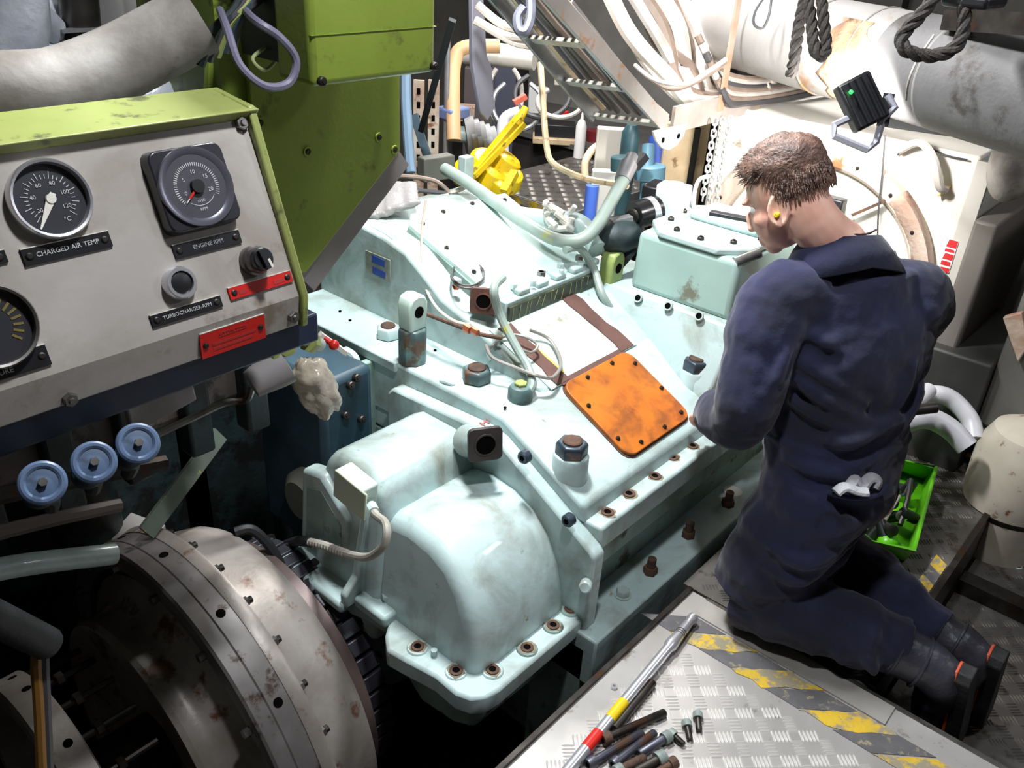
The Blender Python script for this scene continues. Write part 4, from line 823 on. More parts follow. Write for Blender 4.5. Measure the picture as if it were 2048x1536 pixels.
tag(mb().prism([(p.x, p.y) for p in (P(205, 1090, z=.05), P(262, 1025, z=.05), P(330, 1050, z=.05), P(300, 1100, z=.05))], 'z', .03, .05).build('grey_bracket', mat('bracket_pale', (126, 122, 120), .5)), 'flat grey bracket behind the coupling ring', 'bracket')
tag(mb().lathe(P(100, 1290, y=.95), P(-60, 1210, y=.95) - P(100, 1290, y=.95), [(0, .014), (.0, .019), (.005, .021), (.25, .021)], 20, cap=False).build('black_pipe_stub', RUBBER), 'open black rubber pipe end in the lower left corner', 'pipe')
for i, ma in enumerate((mat('cable_ochre', (120, 84, 30), .5), CABLED)): cable('cable', ('ochre' if i == 0 else 'dark') + ' cable hanging out of the black pipe end', [P(75 + 14 * i, 1290, y=.96), P(72 + 16 * i, 1330, y=.95), P(78 + 14 * i, 1420, y=.93), P(84 + 14 * i, 1560, y=.90)], .007, ma)
# plastic bag over a fitting
bc = P(632, 775, y=1.24); b = MB(); nu, nv = 36, 26; vs = []; fs = []
for j in range(nv + 1):
    a = math.pi * j / nv
    for i in range(nu):
        t = 2 * math.pi * i / nu; d = V(math.sin(a) * math.cos(t), math.sin(a) * math.sin(t), math.cos(a))
        k = 1 + .22 * noise.noise(d * 2.2 + V(3, 1, 0)) + .10 * noise.noise(d * 6)
        w_ = .040 if d.z < 0 else .040 + .006 * d.z; vs.append(bc + V(d.x * w_ * k, d.y * w_ * k, d.z * .070 * k + .0) + V(-.02 * d.z, 0, 0))
for j in range(nv):
    for i in range(nu): fs.append((j * nu + i, j * nu + (i + 1) % nu, (j + 1) * nu + (i + 1) % nu, (j + 1) * nu + i))
tag(b.add(vs, fs).build('plastic_bag', mat('milky_plastic', (224, 214, 198), .25, c2=(204, 190, 168), nscale=14, bump=.5, bscale=30, trans=.25), smooth=180), 'milky crumpled plastic bag tied over a fitting below the console', 'plastic bag')
vt = thing('drain_valve', 'pale green valve cluster above the plastic bag', 'valve', P(600, 700, y=1.25) - V(0, 0, .1))
mb().lathe(P(566, 690, y=1.22), (.1, -.9, .4), [(-.03, .012), (.0, .022), (.012, .022), (.018, .012)], 16).build('valve_body', LIMED, vt)
mb().cyl(P(575, 665, y=1.26), P(640, 690, y=1.28), .014, n=12).build('pipe_stub', SEA, vt); mb().hex(P(616, 683, y=1.265), P(640, 690, y=1.28) - P(575, 665, y=1.26), .021, .02).build('union_nut', LIMED, vt)
mb().tube(cr([P(556, 680, y=1.22), P(552, 720, y=1.21), P(565, 760, y=1.22)], 4), .011, 8).build('tee_leg', LIMED, vt)
mb().cyl(P(648, 676, y=1.32), P(672, 692, y=1.30), .006, n=10).build('red_lever', RED, vt); mb().ball(P(668, 690, y=1.30), .011).build('lever_knob', RED, vt)
mb().beam(P(640, 668, y=1.36), P(692, 706, y=1.34), .016, .01).build('white_bracket', WHITE, vt)
cable('pipe', 'pale green pipe dropping down the dark end wall beside the bag', [P(690, 700, x=1.40), P(712, 720, x=1.40), P(722, 780, x=1.40), P(735, 870, x=1.40)], .012, SEA, 'pipe')
# ================================================================ flywheel coupling
FY, FZc = 1.57, -.28; FX = V(0, FY, FZc); AX = V(1, 0, 0)
fw = thing('flywheel_coupling', 'big bare steel flywheel coupling in front of the gearbox', 'coupling', (.8, FY, FZ))
CAST = mat('cast_worn', (172, 166, 160), .4, metal=.25, c2=(142, 134, 126), nscale=7, dirt=(104, 72, 52), damt=.06, dscale=9, bump=.06)
CASTD = mat('cast_dark', (138, 134, 132), .38, metal=.35, c2=(112, 108, 106), nscale=9, dirt=(70, 54, 44), damt=.05)
mb().lathe(FX, AX, [(.60, .12), (.575, .34), (.552, .362), (.552, .372), (.565, .378), (.59, .372), (.615, .376), (.64, .40), (.668, .45)], 96).build('cone_hub', CAST, fw)
r1 = mb().ring(FX, AX, [(.648, .505), (.650, .525), (.656, .53), (.690, .53), (.692, .527), (.695, .53), (.742, .53), (.748, .524), (.748, .47), (.66, .47), (.65, .48)], 96).build('outer_ring', CASTD, fw)
mb().ring(FX, AX, [(.742, .532), (.765, .538), (.775, .535), (.775, .46), (.742, .46)], 96).build('ring_flange', CAST, fw)
mb().lathe(FX, AX, [(.76, .50), (.80, .485), (.86, .478), (.905, .468), (.925, .455), (.932, .43), (.932, .2)], 96).build('pale_disc', CAST, fw)
mb().lathe(FX, AX, [(.93, .385), (.985, .388), (.99, .38), (.99, .1)], 80).build('brown_disc', mat('disc_brown', (112, 96, 92), .45, metal=.4, c2=(92, 78, 76), nscale=9), fw)
bd = mb().lathe(FX, AX, [(.992, .345), (1.065, .345), (1.07, .335), (1.07, .1)], 80).build('drive_band', BLACK, fw)
for i in range(44):
    a = 2 * math.pi * i / 44; d = V(0, math.cos(a), math.sin(a)); w = V(0, -math.sin(a), math.cos(a)); rot = Matrix((AX, w, d)).transposed()
    mb().box(FX + AX * 1.03 + d * .350, (.062, .041, .022), rot).build('rubber_block', mat('block_rubber', (50, 50, 58), .45, c2=(40, 40, 46), nscale=16), bd, bevel=.003)
    if i % 2 == 0: mb().box(FX + AX * 1.062 + d * .357, (.018, .02, .018), rot).build('block_clip', DSTEEL, bd)
for i in range(28):
    a = 2 * math.pi * i / 28 + .12; d = V(0, math.cos(a), math.sin(a)); q = FX + AX * .775 + d * .515
    mb().cyl(q, q + AX * .022, .0085, n=10).build('ring_stud', DSTEEL, r1); mb().hex(q + AX * .002, AX, .013, .010).build('stud_nut', STEEL, r1)
    if i % 2 == 0: o = mb().lathe(FX + AX * .715 + d * .527, d, [(0, .011), (.0042, .011)], 16).build('ring_bore', HOLE_SHADE, r1)
for i in range(16):
    a = 2 * math.pi * i / 16 + .05; d = V(0, math.cos(a), math.sin(a)); q = FX + AX * .632 + d * .49; mb().hex(q, AX, .011, .022).build('ring_bolt', STEEL, r1)
mb().cyl(FX + AX * .2, FX + AX * 1.45, .10, n=32).build('shaft', DSTEEL, fw)
mb().lathe(FX, AX, [(1.07, .16), (1.12, .2), (1.3, .24), (1.42, .26)], 48).build('shaft_bell', SEAD, fw)
# front guard ring nearer to the camera
r2 = mb().ring(FX, AX, [(.325, .335), (.33, .345), (.395, .345), (.40, .335), (.40, .30), (.325, .30)], 96).build('inner_ring', CAST, fw)
for i in range(22):
    a = 2 * math.pi * i / 22 + .2; d = V(0, math.cos(a), math.sin(a)); mb().lathe(FX + AX * .37 + d * .342, d, [(0, .010), (.0036, .010)], 16).build('ring_bore', HOLE_SHADE, r2)
    q = FX + AX * .40 + d * .325; mb().cyl(q, q + AX * .12, .008, n=8).build('link_rod', DSTEEL, r2); mb().hex(q + AX * .03, AX, .016, .016).build('rod_nut', DSTEEL, r2)
mb().cyl(FX + V(.86, 0, -.02) + V(0, 0, 0), V(.86, FY, FZ), .08, n=16).build('bearing_foot', DSTEEL, fw)
cable('hose', 'dark hose curving over the drive band of the coupling', [P(470, 1065, y=1.66), P(505, 1060, y=1.64), P(545, 1100, y=1.60), P(575, 1160, y=1.55)], .014, RUBBER, 'hose')
tag(mb().lathe(P(640, 980, x=1.25), (-1, 0, .0), [(0, .09), (.06, .085), (.08, .06)], 36).build('round_housing', mat('housing_olive', (96, 96, 88), .5)), 'dull grey round housing behind the gearbox end cover', 'housing')
# ================================================================ white alternator drum and casing
al = thing('alternator', 'white alternator with a rust-stained round flange behind the worker', 'alternator', (3.5, 1.13, FZ))
AC = V(0, 1.127, .535)
mb().lathe(AC, AX, [(3.10, .40), (3.12, .405), (3.9, .41), (3.92, .39)], 64).build('drum', WHITE, al)
mb().lathe(AC, AX, [(3.03, .02), (3.025, .365), (3.04, .375), (3.11, .375)], 64).build('end_face', WHITE, al, smooth=30)
fl_ = mb().ring(AC, AX, [(2.985, .436), (2.99, .44), (3.035, .44), (3.04, .436), (3.04, .37), (3.0, .372), (2.985, .385)], 80).build('rim_flange', mat('flange_rusty', (206, 190, 176), .6, c2=(188, 168, 152), nscale=4, dirt=(134, 84, 52), damt=.11, dscale=5, bump=.2), al)
for i in range(18):
    a = 2 * math.pi * i / 18 + .1; inst('bolt_dark', 'bolt', fl_, AC + V(2.985, .41 * math.cos(a), .41 * math.sin(a)), (-1, 0, 0), .8)
mb().bb(3.1, 3.9, .8, 1.45, FZ, .25).build('pedestal', WHITE, al)
vs = []; fs = []; NS = 24
for i in range(NS + 1):
    a = R(128 + 95 * i / NS); dv = V(0, math.cos(a), math.sin(a)); j0, j1 = .388 + .006 * noise.noise(V(i * .6, 0, 0)), .4405
    vs += [AC + V(2.9835, 0, 0) + dv * j0, AC + V(2.9835, 0, 0) + dv * j1, AC + V(3.036, 0, 0) + dv * (j1 + .001)]
for i in range(NS): fs += [(3 * i, 3 * i + 1, 3 * i + 4, 3 * i + 3), (3 * i + 1, 3 * i + 2, 3 * i + 5, 3 * i + 4)]
o_ = mb().add(vs, fs).build('rust_sector', mat('flange_rust', (164, 130, 112), .7, c2=(190, 170, 156), nscale=6, dirt=(112, 70, 46), damt=.08, dscale=9, bump=.25), al); s_ = o_.modifiers.new('t', 'SOLIDIFY'); s_.thickness = .002; s_.offset = 0
q = P(1690, 450, x=2.99); mb().beam(P(1705, 430, x=2.98), P(1770, 402, x=2.98), .018, .01).build('rusty_lever', RUST, al)
mb().box(P(1668, 412, x=2.96), (.05, .07, .06)).build('black_terminal', BLACK, al, bevel=.006)
cw = al
e0 = P(1975, 275, x=3.06); e1 = P(1870, 590, x=3.06)
mb().bb(3.06, 3.9, e0.y, 1.60, .62, 1.03).build('casing_box', WHITE, cw, bevel=.01)
mb().bb(3.06, 3.9, e0.y, e0.y + .12, .38, .64).build('casing_leg', WHITE, cw, bevel=.008)
mb().bb(3.3, 3.8, .9, 1.5, FZ, .63).build('casing_base', WHITE, cw)
mb().bb(3.045, 3.062, e0.y - .045, e0.y + .004, .36, 1.02).build('edge_strip', mat('strip_grey', (196, 192, 184), .45, c2=(180, 174, 166), nscale=6), cw, bevel=.002)
tagp = P(1897, 512, x=3.043)
o_ = mb().slab([(-.055, -.017), (.055, -.017), (.055, .017), (-.055, .017)], tagp, (0, 0, 1), (0, 1, 0), .002).build('red_tag', mat('tag_white', (222, 214, 206), .5), cw)
for k, (a, b_) in enumerate(((-.055, -.04), (-.033, -.018), (-.012, .008), (.014, .024), (.030, .055))):
    mb().slab([(a, -.016), (b_, -.012 if k % 2 else -.016), (b_, .012 + .004 * (k % 2)), (a, .016)], tagp + V(-.002, 0, 0), (0, 0, 1), (0, 1, 0), .0008).build('red_print', mat('print_red', (186, 40, 44), .5), o_)
mb().beam(P(1880, 390, x=3.05), P(1900, 372, x=3.05), .05, .006).build('tape_scrap', mat('masking_tape', (196, 164, 96), .6), cw)
mb().bb(3.0, 3.6, e0.y - .12, e0.y - .05, .35, .85).build('side_bracket', mat('bracket_grey', (112, 106, 100), .55), cw, bevel=.01)  # plain mid-grey bracket
tag(mb().prism([(p.y, p.z) for p in (P(1775, 255, x=3.02), P(1980, 285, x=3.02), P(1980, 262, x=3.02), P(1775, 236, x=3.02))], 'x', 3.02, 3.06).build('black_seal', RUBBER), 'black rubber seal strip over the white casing', 'seal')
cable('cable', 'thin black wire hanging across the alternator face', [P(1770, 270, x=2.97), P(1765, 340, x=2.96), P(1757, 420, x=2.965), P(1755, 480, x=2.97)], .003, CABLED)
cable('cable', 'grey hose arching over the white casing', [P(1800, 300, x=3.02), P(1840, 285, x=2.99), P(1868, 320, x=2.98), P(1878, 370, x=2.99), P(1890, 380, x=3.02)], .014, CABLE)
cable('cable', 'thin curled wire on the white casing', [P(1795, 310, x=3.04), P(1815, 290, x=3.03), P(1850, 292, x=3.03), P(1890, 310, x=3.03), P(1935, 320, x=3.04)], .003, CABLED)
# ================================================================ overhead duct with rust, ropes, floodlight
A_, B_ = P(1380, 28, d=3.45), P(2120, 205, d=2.15)
dd = thing('exhaust_duct', 'large pale overhead duct with a patch of peeling rust', 'duct', (A_ + B_) / 2)
DUCTM = mat('duct_paint', (158, 155, 152), .5, c2=(142, 138, 134), nscale=3, dirt=(140, 104, 76), damt=.035, dscale=4, bump=.06)
mb().lathe(A_, B_ - A_, [(0, .145), ((B_ - A_).length * .70, .145)], 48).build('duct_shell', DUCTM, dd)
mb().lathe(A_.lerp(B_, .69), B_ - A_, [(0, .147), ((B_ - A_).length * .75, .150)], 48).build('lagged_section', mat('shaded_lagging', (112, 110, 110), .6, c2=(92, 90, 90), nscale=5, dirt=(70, 64, 60), damt=.05, dscale=6, bump=.15), dd)  # grey lagging; colour also darkened for the shadow at this end
for k in (.50, .63, .80): 
    c = A_.lerp(B_, k); mb().lathe(c, B_ - A_, [(-.004, .147), (0, .149), (.004, .147)], 48).build('seam_band', DUCTM, dd)
RP = mat('peeling_rust', (172, 132, 102), .7, c2=(196, 160, 124), nscale=7, dirt=(104, 74, 56), damt=.08, dscale=10, bump=.3)
u, v, ax = frame(B_ - A_); ln = (B_ - A_).length
tc0 = CAM - A_.lerp(B_, .63); tc0 = (tc0 - ax * tc0.dot(ax)).normalized(); sd_ = ax.cross(tc0)
vs = []; fs = []; NA, NR = 14, 10
for i in range(NA + 1):
    for j in range(NR + 1):
        ang = R(-38 + 110 * i / NA); w0 = .575 + .03 * noise.noise(V(i * .5, 0, 3)) ; w1 = .675 + .04 * noise.noise(V(i * .45, 5, 1)) - .02 * abs(i - 7) / 7
        k = w0 + (w1 - w0) * j / NR; vs.append(A_ + ax * (ln * k) + (tc0 * math.cos(ang) + sd_ * math.sin(ang)) * .1478)
for i in range(NA):
    for j in range(NR): fs.append((i * (NR + 1) + j, i * (NR + 1) + j + 1, (i + 1) * (NR + 1) + j + 1, (i + 1) * (NR + 1) + j))
o_ = mb().add(vs, fs).build('rust_patch', RP, dd); s_ = o_.modifiers.new('t', 'SOLIDIFY'); s_.thickness = .002
def rope(name, label, pts, r, tw=.03):
    p = cr(pts, 10); t = thing(name, label, 'rope', p[0])
    for s in range(3):
        q = []; acc = 0; uu = None
        for i, c in enumerate(p):
            tg = (p[min(i + 1, len(p) - 1)] - p[max(i - 1, 0)]).normalized()
            if uu is None: uu = frame(tg)[0]
            uu = (uu - tg * uu.dot(tg)).normalized(); vv = tg.cross(uu)
            if i: acc += (p[i] - p[i - 1]).length
            a = acc / tw * 2 * math.pi / 3 * 1.0 + s * 2 * math.pi / 3; q.append(c + (uu * math.cos(a) + vv * math.sin(a)) * r * .5)
        mb().tube(q, r * .58, 7).build('strand', ROPE, t)
    return t
rope('rope', 'dark rope hanging in a bight over the overhead duct, left strand', [P(1625, -60, d=2.45), P(1600, 40, d=2.5), P(1590, 110, d=2.5), P(1582, 150, d=2.55)], .017)
rope('rope', 'dark twisted rope with a doubled end on the overhead duct', [P(1610, -50, d=2.4), P(1622, 40, d=2.42), P(1630, 100, d=2.42), P(1645, 112, d=2.42), P(1652, 90, d=2.42), P(1645, 20, d=2.4), P(1640, -60, d=2.4)], .016)
rope('rope', 'black rope loop hanging at the right in front of the duct', [P(1900, -50, d=1.9), P(1850, 20, d=1.92), P(1806, 70, d=1.95), P(1812, 100, d=1.95), P(1860, 112, d=1.95), P(1910, 95, d=1.93), P(1928, 50, d=1.92), P(1925, -40, d=1.9)], .015)
cable('cable', 'thin grey cord loop hanging on the pale duct', [P(1540, -20, d=2.7), P(1512, 20, d=2.72), P(1508, 48, d=2.72), P(1525, 56, d=2.72), P(1538, 30, d=2.7), P(1545, -20, d=2.7)], .004, CABLED)
cable('wire_tie', 'thin wire tied around the duct at the right', [P(1868, 70, d=2.12), P(1835, 120, d=2.12), P(1818, 160, d=2.13), P(1812, 200, d=2.18)], .003, CABLE, 'wire')
tag(mb().beam(P(1900, 40, d=2.3), P(2100, 50, d=2.0), .05, .05).build('steel_beam', DSTEEL), 'dark steel beam end in the top right corner', 'beam')
tag(mb().box(P(1950, 0, d=1.95), (.16, .1, .03)).build('black_clamp', BLACK, bevel=.01), 'black clamp block above the rope loop', 'clamp')
for i, (px, py, w_, lab) in enumerate(((1700, 25, .32, 'rusty flat strip lying along the top of the duct'), (1830, 45, .2, 'ochre plank end behind the rope loop'))):
    a = P(px - 90, py - 10, d=2.75); b_ = P(px + 90, py + 12, d=2.6); tag(mb().beam(a, b_, .05, .02).build('timber_strip', CREAM if i else RUSTP), lab, 'plank')
# floodlight
fl = P(1722, 205, d=2.35); t = thing('floodlight', 'small black floodlight with a glowing green indicator under the duct', 'floodlight', fl - V(0, 0, .08))
fwd = V(.75, .55, -.40).normalized(); u, v, ax = frame(fwd); rot = Matrix((u, v, ax)).transposed() @ Euler((0, 0, R(-32))).to_matrix()
mb().box(fl, (.095, .135, .05), rot).build('lamp_body', BLACK, t, bevel=.008)
for k in range(5): mb().box(fl - fwd * .03 + rot @ V(-.036 + k * .018, 0, 0), (.006, .12, .02), rot).build('cooling_fin', BLACK, t)
mb().box(fl + fwd * .026, (.075, .11, .004), rot).build('lamp_glass', mat('lamp_lens', (255, 252, 246), .2, emit=12), t)
mb().ball(P(1702, 184, d=2.30), .0055).build('green_indicator', mat('green_glow', (30, 255, 60), .3, emit=4), t)
br = [P(1700, 235, d=2.36), P(1668, 250, d=2.36), P(1668, 272, d=2.36), P(1735, 300, d=2.36), P(1752, 285, d=2.36), P(1765, 240, d=2.36), P(1790, 215, d=2.36), P(1775, 190, d=2.36)]
mb().tube(br, .010, 6).build('yoke', mat('yoke_grey', (150, 150, 160), .4), t, smooth=20)
mb().beam(P(1765, 250, d=2.36), P(1778, 190, d=2.38), .03, .015).build('yoke_arm', BLACK, t)
ll = lamp('floodlight_beam', fl + fwd * .04, fl + fwd, .10, 9, (1, .98, .95), spread=150)
# ================================================================ right edge machinery
tag(mb().ball(P(2030, 325, d=2.6), (.09, .07, .12), 24, 14).build('lagged_end', mat('mottled_lagging', (176, 170, 164), .6, c2=(120, 112, 108), nscale=12, bump=.2)), 'mottled grey rounded pipe end under the duct at the right edge', 'pipe end')
tag(mb().bb(3.0, 3.9, -.2, .42, .18, .95).build('grey_cabinet', mat('cabinet_grey', (104, 102, 98), .5, c2=(92, 90, 86), nscale=4), bevel=.015), 'plain dark grey cabinet at the right edge', 'cabinet')
tag(mb().bb(2.95, 3.5, .42, .68, -.05, .42).build('dark_box', mat('box_dark', (52, 52, 50), .6, c2=(40, 40, 38)), bevel=.01), 'dark sloping cover low behind the worker', 'cover')
tag(mb().prism([(p.y, p.z) for p in (P(2010, 630, x=3.0), P(2048, 620, x=3.0), P(2060, 690, x=3.0), P(2040, 720, x=3.0))], 'x', 2.97, 3.0).build('white_lug', RUSTP, bevel=.004), 'pale rusty metal lug at the right edge', 'lug')
HW = mat('hose_white', (196, 194, 198), .4, c2=(176, 174, 178), nscale=8)
cable('hose', 'thick white hose bending up through the plate opening, nearest of the three', [P(1935, 895, d=2.72), P(1905, 862, d=2.74), P(1868, 840, d=2.75), P(1835, 838, d=2.75), P(1800, 850, d=2.78)], .034, HW, 'hose', 'hoses beside the plate', n=14)
cable('hose', 'white hose arching behind the nearest one, middle of the three', [P(1948, 880, d=2.85), P(1940, 840, d=2.88), P(1905, 800, d=2.9), P(1868, 788, d=2.9), P(1830, 800, d=2.92), P(1800, 820, d=2.95)], .030, HW, 'hose', 'hoses beside the plate', n=14)
cable('hose', 'grey hose making the widest arch, rearmost of the three', [P(1955, 885, d=3.0), P(1978, 830, d=3.0), P(1962, 785, d=3.0), P(1925, 762, d=3.02), P(1885, 752, d=3.05), P(1860, 770, d=3.05)], .027, mat('hose_grey', (120, 120, 118), .45), 'hose', 'hoses beside the plate', n=14)
cable('hose', 'short pale hose stub pointing at the worker hip', [P(1815, 812, d=2.8), P(1840, 795, d=2.82), P(1858, 780, d=2.85)], .026, HW, 'hose', n=14)
tag(mb().cyl(P(1810, 822, d=2.66), P(1872, 815, d=2.66), .017, n=14).build('dark_bar', DSTEEL), 'dark round bar crossing the white hoses', 'bar')
ct = P(2075, 860, d=2.75); tk = thing('cream_tank', 'cream coloured upright tank cut off by the right edge', 'tank', (ct.x, ct.y, FZ))
mb().lathe((ct.x, ct.y, FZ), (0, 0, 1), [(0, .13), (.50, .13), (.58, .145), (.75, .15), (.82, .12), (.86, .05)], 40).build('tank_shell', mat('cream_paint', (196, 186, 170), .5, c2=(182, 172, 156), nscale=9, dirt=(120, 84, 60), damt=.02, dscale=18), tk)
mb().lathe((ct.x, ct.y, -.02), (0, 0, 1), [(0, .135), (.01, .14), (.03, .14), (.04, .135)], 40).build('tank_seam', DSTEEL, tk)
tag(mb().ball(P(1990, 905, d=2.9), (.07, .06, .05)).build('grey_casting', mat('casting_grey', (128, 124, 120), .5)), 'rounded grey casting behind the plate corner', 'casting')
# ================================================================ tools and loose parts
def torque_wrench():
    a = P(1384, 1238, z=.022); b_ = P(1120, 1560, z=.022); t = thing('torque_wrench', 'long chrome torque wrench with yellow and red bands lying on the chequer plate', 'wrench', (a + b_) / 2 - V(0, 0, .02))
    d = (b_ - a); L = d.length; d.normalize()
    mb().lathe(a, d, [(-.012, .006), (-.009, .014), (.004, .015), (.014, .011), (.03, .0125), (.09, .015), (.11, .017), (.125, .017), (.135, .0135), (L, .0135)], 24).build('shaft', CHROME, t)
    for k, ma, nm in ((.57, YEL, 'yellow_band'), (.75, RED, 'red_band')):
        p = a + d * (L * k); mb().lathe(p, d, [(0, .0139), (.065 if ma is YEL else .055, .0139)], 24).build(nm, ma, t)
    for k in range(3): mb().lathe(a + d * (.06 + k * .008), d, [(0, .0146), (.002, .0146)], 20).build('grip_groove', DSTEEL, t)
torque_wrench()
tag(mb().cyl(P(1305, 1365, z=.012), P(1228, 1458, z=.012), .011, n=14).build('socket_bar', DSTEEL), 'dark round bar lying beside the torque wrench', 'bar')
def loose_bolt(p0, p1, r, rh, hl, lab, ma, hm):
    a, b_ = P(*p0, z=rh), P(*p1, z=r); d = (b_ - a).normalized(); t = thing('loose_bolt', lab, 'bolt', V(a.x, a.y, 0), 'removed bolts on the chequer plate')
    mb().lathe(a, d, [(0, rh * .92), (.003, rh), (hl, rh)], 18).build('bolt_head', hm, t); mb().lathe(a + d * hl, d, [(0, r), ((b_ - a).length - hl - .003, r), ((b_ - a).length - hl, r * .8)], 14).build('bolt_shank', ma, t)
    mb().lathe(a + d * .0008, -d, [(-.004, r * .8), (.0012, r * .8)], 6).build('hex_socket', HOLE_SHADE, t)
BL = mat('bolt_blued', (92, 92, 104), .4, metal=.6, c2=(70, 70, 80), nscale=20, dirt=(96, 70, 54), damt=.06)
CAPG = mat('bolt_greenish', (132, 146, 140), .5, c2=(104, 112, 108), nscale=30)
loose_bolt((1205, 1480), (1330, 1425), .010, .015, .02, 'longest loose bolt, rusty head against the torque wrench', DSTEEL, RUST)
loose_bolt((1175, 1530), (1285, 1465), .010, .014, .02, 'loose bluish stud directly below the longest bolt', BL, BL)
loose_bolt((1225, 1530), (1310, 1465), .010, .014, .018, 'loose bluish bolt third down in the heap', BL, BL)
loose_bolt((1340, 1470), (1278, 1508), .010, .014, .02, 'loose bolt with a pale green head pointing right', BL, CAPG)
loose_bolt((1338, 1462), (1368, 1490), .0075, .012, .016, 'short black bolt, lowest of the three standing apart', DSTEEL, CAPG)
loose_bolt((1372, 1442), (1380, 1480), .0075, .012, .016, 'short black bolt, middle of the three standing apart', DSTEEL, CAPG)
loose_bolt((1395, 1425), (1398, 1462), .0075, .012, .016, 'short black bolt, uppermost of the three standing apart', DSTEEL, CAPG)
loose_bolt((1230, 1545), (1290, 1515), .010, .015, .018, 'loose bolt with an orange rusty tip near the bottom edge', RUST, CAPG)
loose_bolt((1330, 1512), (1270, 1545), .011, .017, .022, 'thick grey loose bolt at the bottom edge', DSTEEL, CAPG)
loose_bolt((1352, 1522), (1310, 1548), .009, .014, .018, 'rust brown loose bolt at the lower right of the heap', RUST, RUST)
w_ = P(1228, 1373, z=.004); tag(mb().ring(w_, (0, 0, 1), [(-.003, .008), (.003, .008), (.003, .0035), (-.003, .0035)], 18).build('steel_washer', CHROME), 'small bright washer beside the plate edge', 'washer')
# green basket with tools
GRN = mat('green_plastic', (106, 196, 30), .35, c2=(96, 180, 26), nscale=6, trans=.12)
gbk = thing('plastic_basket', 'bright green plastic basket full of tools behind the worker', 'basket', (2.40, .44, 0))
K = [P(1690, 1090, z=.005), P(1810, 1120, z=.005), P(1850, 960, z=.005), P(1745, 925, z=.005)]
T = [P(1680, 1068, z=.085), P(1828, 1100, z=.085), P(1872, 935, z=.10), P(1735, 905, z=.10)]
c0 = sum(K, V(0, 0, 0)) / 4
def quadwall(a, b_, c_, d_, nm, th=.006):
    o = mb().add([a, b_, c_, d_], [(0, 1, 2, 3)]).build(nm, GRN, gbk); s_ = o.modifiers.new('t', 'SOLIDIFY'); s_.thickness = th; s_.offset = 0; bv = o.modifiers.new('b', 'BEVEL'); bv.width = .002; return o
quadwall(K[0], K[1], K[2], K[3], 'basket_floor')
for i in range(4): quadwall(K[i], K[(i + 1) % 4], T[(i + 1) % 4], T[i], 'basket_side')
mb().tube(T, .007, 8, closed=True).build('basket_rim', GRN, gbk)
mb().ball(P(1775, 1085, z=.03), (.035, .03, .03)).build('scoop_front', GRN, gbk)
tag(mb().beam(P(1760, 1055, z=.05), P(1798, 990, z=.12), .014, .008).build('paint_marker', mat('marker_white', (206, 204, 200), .4), bevel=.002), 'white marker with an orange band standing in the green basket', 'marker')
tools = thing('socket_set', 'dark heap of sockets and ratchet parts in the green basket', 'tools', (2.40, .44, .01))
for i in range(16):
    q = P(1752 + 13 * (i % 6), 1060 - 9 * i + 8 * (i % 3), z=.045 + .012 * (i % 3)); mb().lathe(q, (random.uniform(-1, 1), random.uniform(-1, 1), .6), [(-.028, .018), (.026, .018), (.028, .014)], 12).build('socket', (BLACK, BLACK, DSTEEL, BLACK, CHROME)[i % 5], tools)
mb().tube(cr([P(1800, 1050, z=.06), P(1815, 1000, z=.09), P(1822, 960, z=.10)], 4), .008, 8).build('ratchet_handle', BLACK, tools)
a, b_ = P(1897, 900, z=.018), P(1970, 917, z=.018); mk = thing('paint_marker', 'white marker with an orange band lying on the far plate edge', 'marker', (a + b_) / 2 - V(0, 0, .012))
mb().cyl(a, b_, .0095, n=14).build('barrel', mat('marker_white', (206, 204, 200)), mk); mb().cyl(a.lerp(b_, .42), a.lerp(b_, .58), .0099, n=14).build('orange_band', mat('band_orange', (214, 110, 50), .5), mk)
# gloves in the back pocket
gl = thing('work_gloves', 'folded grey work gloves sticking out of the back pocket', 'gloves', P(1715, 985, d=2.02))
GLM = mat('glove_grey', (168, 168, 172), .7, c2=(140, 140, 146), nscale=20, bump=.3)
G = lambda px, py, dz=0: P(px, py, d=1.985 + dz)
for nm, pts in (('glove_cuff', [G(1672, 985), G(1690, 974), G(1715, 982), G(1735, 984)]), ('glove_fold', [G(1700, 972, .02), G(1712, 958, .02), G(1722, 968, .02), G(1735, 975, .02)]), ('glove_finger', [G(1725, 972, .02), G(1742, 955, .02), G(1758, 962, .02), G(1752, 978, .02)])):
    mb().tube(cr(pts, 5), [(.015, .008)] * (5 * (len(pts) - 1) + 1), 10).build(nm, GLM, gl)
# worker's pocket details
mb().tube(cr([G(1655, 985, .03), G(1700, 996, .015), G(1750, 992, .02), G(1775, 972, .03)], 5), .006, 8).build('pocket_edge', NAVY, man_)
# ================================================================ cable tray with cables, chains
tr = thing('cable_tray', 'inclined galvanised ladder tray carrying cables above the gearbox', 'cable tray', (2.4, 1.65, 1.0))
def rail(px0, py0, px1, py1, yy, ma, w=.012, h=.055): a, b_ = P(px0, py0, y=yy), P(px1, py1, y=yy); mb().beam(a, b_, w, h, V(0, 0, 1)).build('side_rail', ma, tr, bevel=.002); return a, b_
ra = rail(1330, 250, 1075, -40, 1.50, mat('rail_pale', (176, 174, 174), .4, metal=.4, c2=(160, 156, 152), nscale=10, dirt=(176, 132, 92), damt=.05), .014, .05)
la = rail(1190, 232, 965, -40, 1.80, GALV, .012, .05)
mb().beam(P(1250, 165, y=1.52), P(1135, 20, y=1.52), .006, .06, V(0, 0, 1)).build('inner_lip', GALV, tr)
for k in (.0, .30, .62, .95): mb().beam(la[0].lerp(la[1], k), ra[0].lerp(ra[1], k), .034, .012, V(.5, 0, .87)).build('rung', mat('rung_pale', (190, 186, 180), .45, metal=.2, c2=(160, 150, 140), nscale=20), tr)
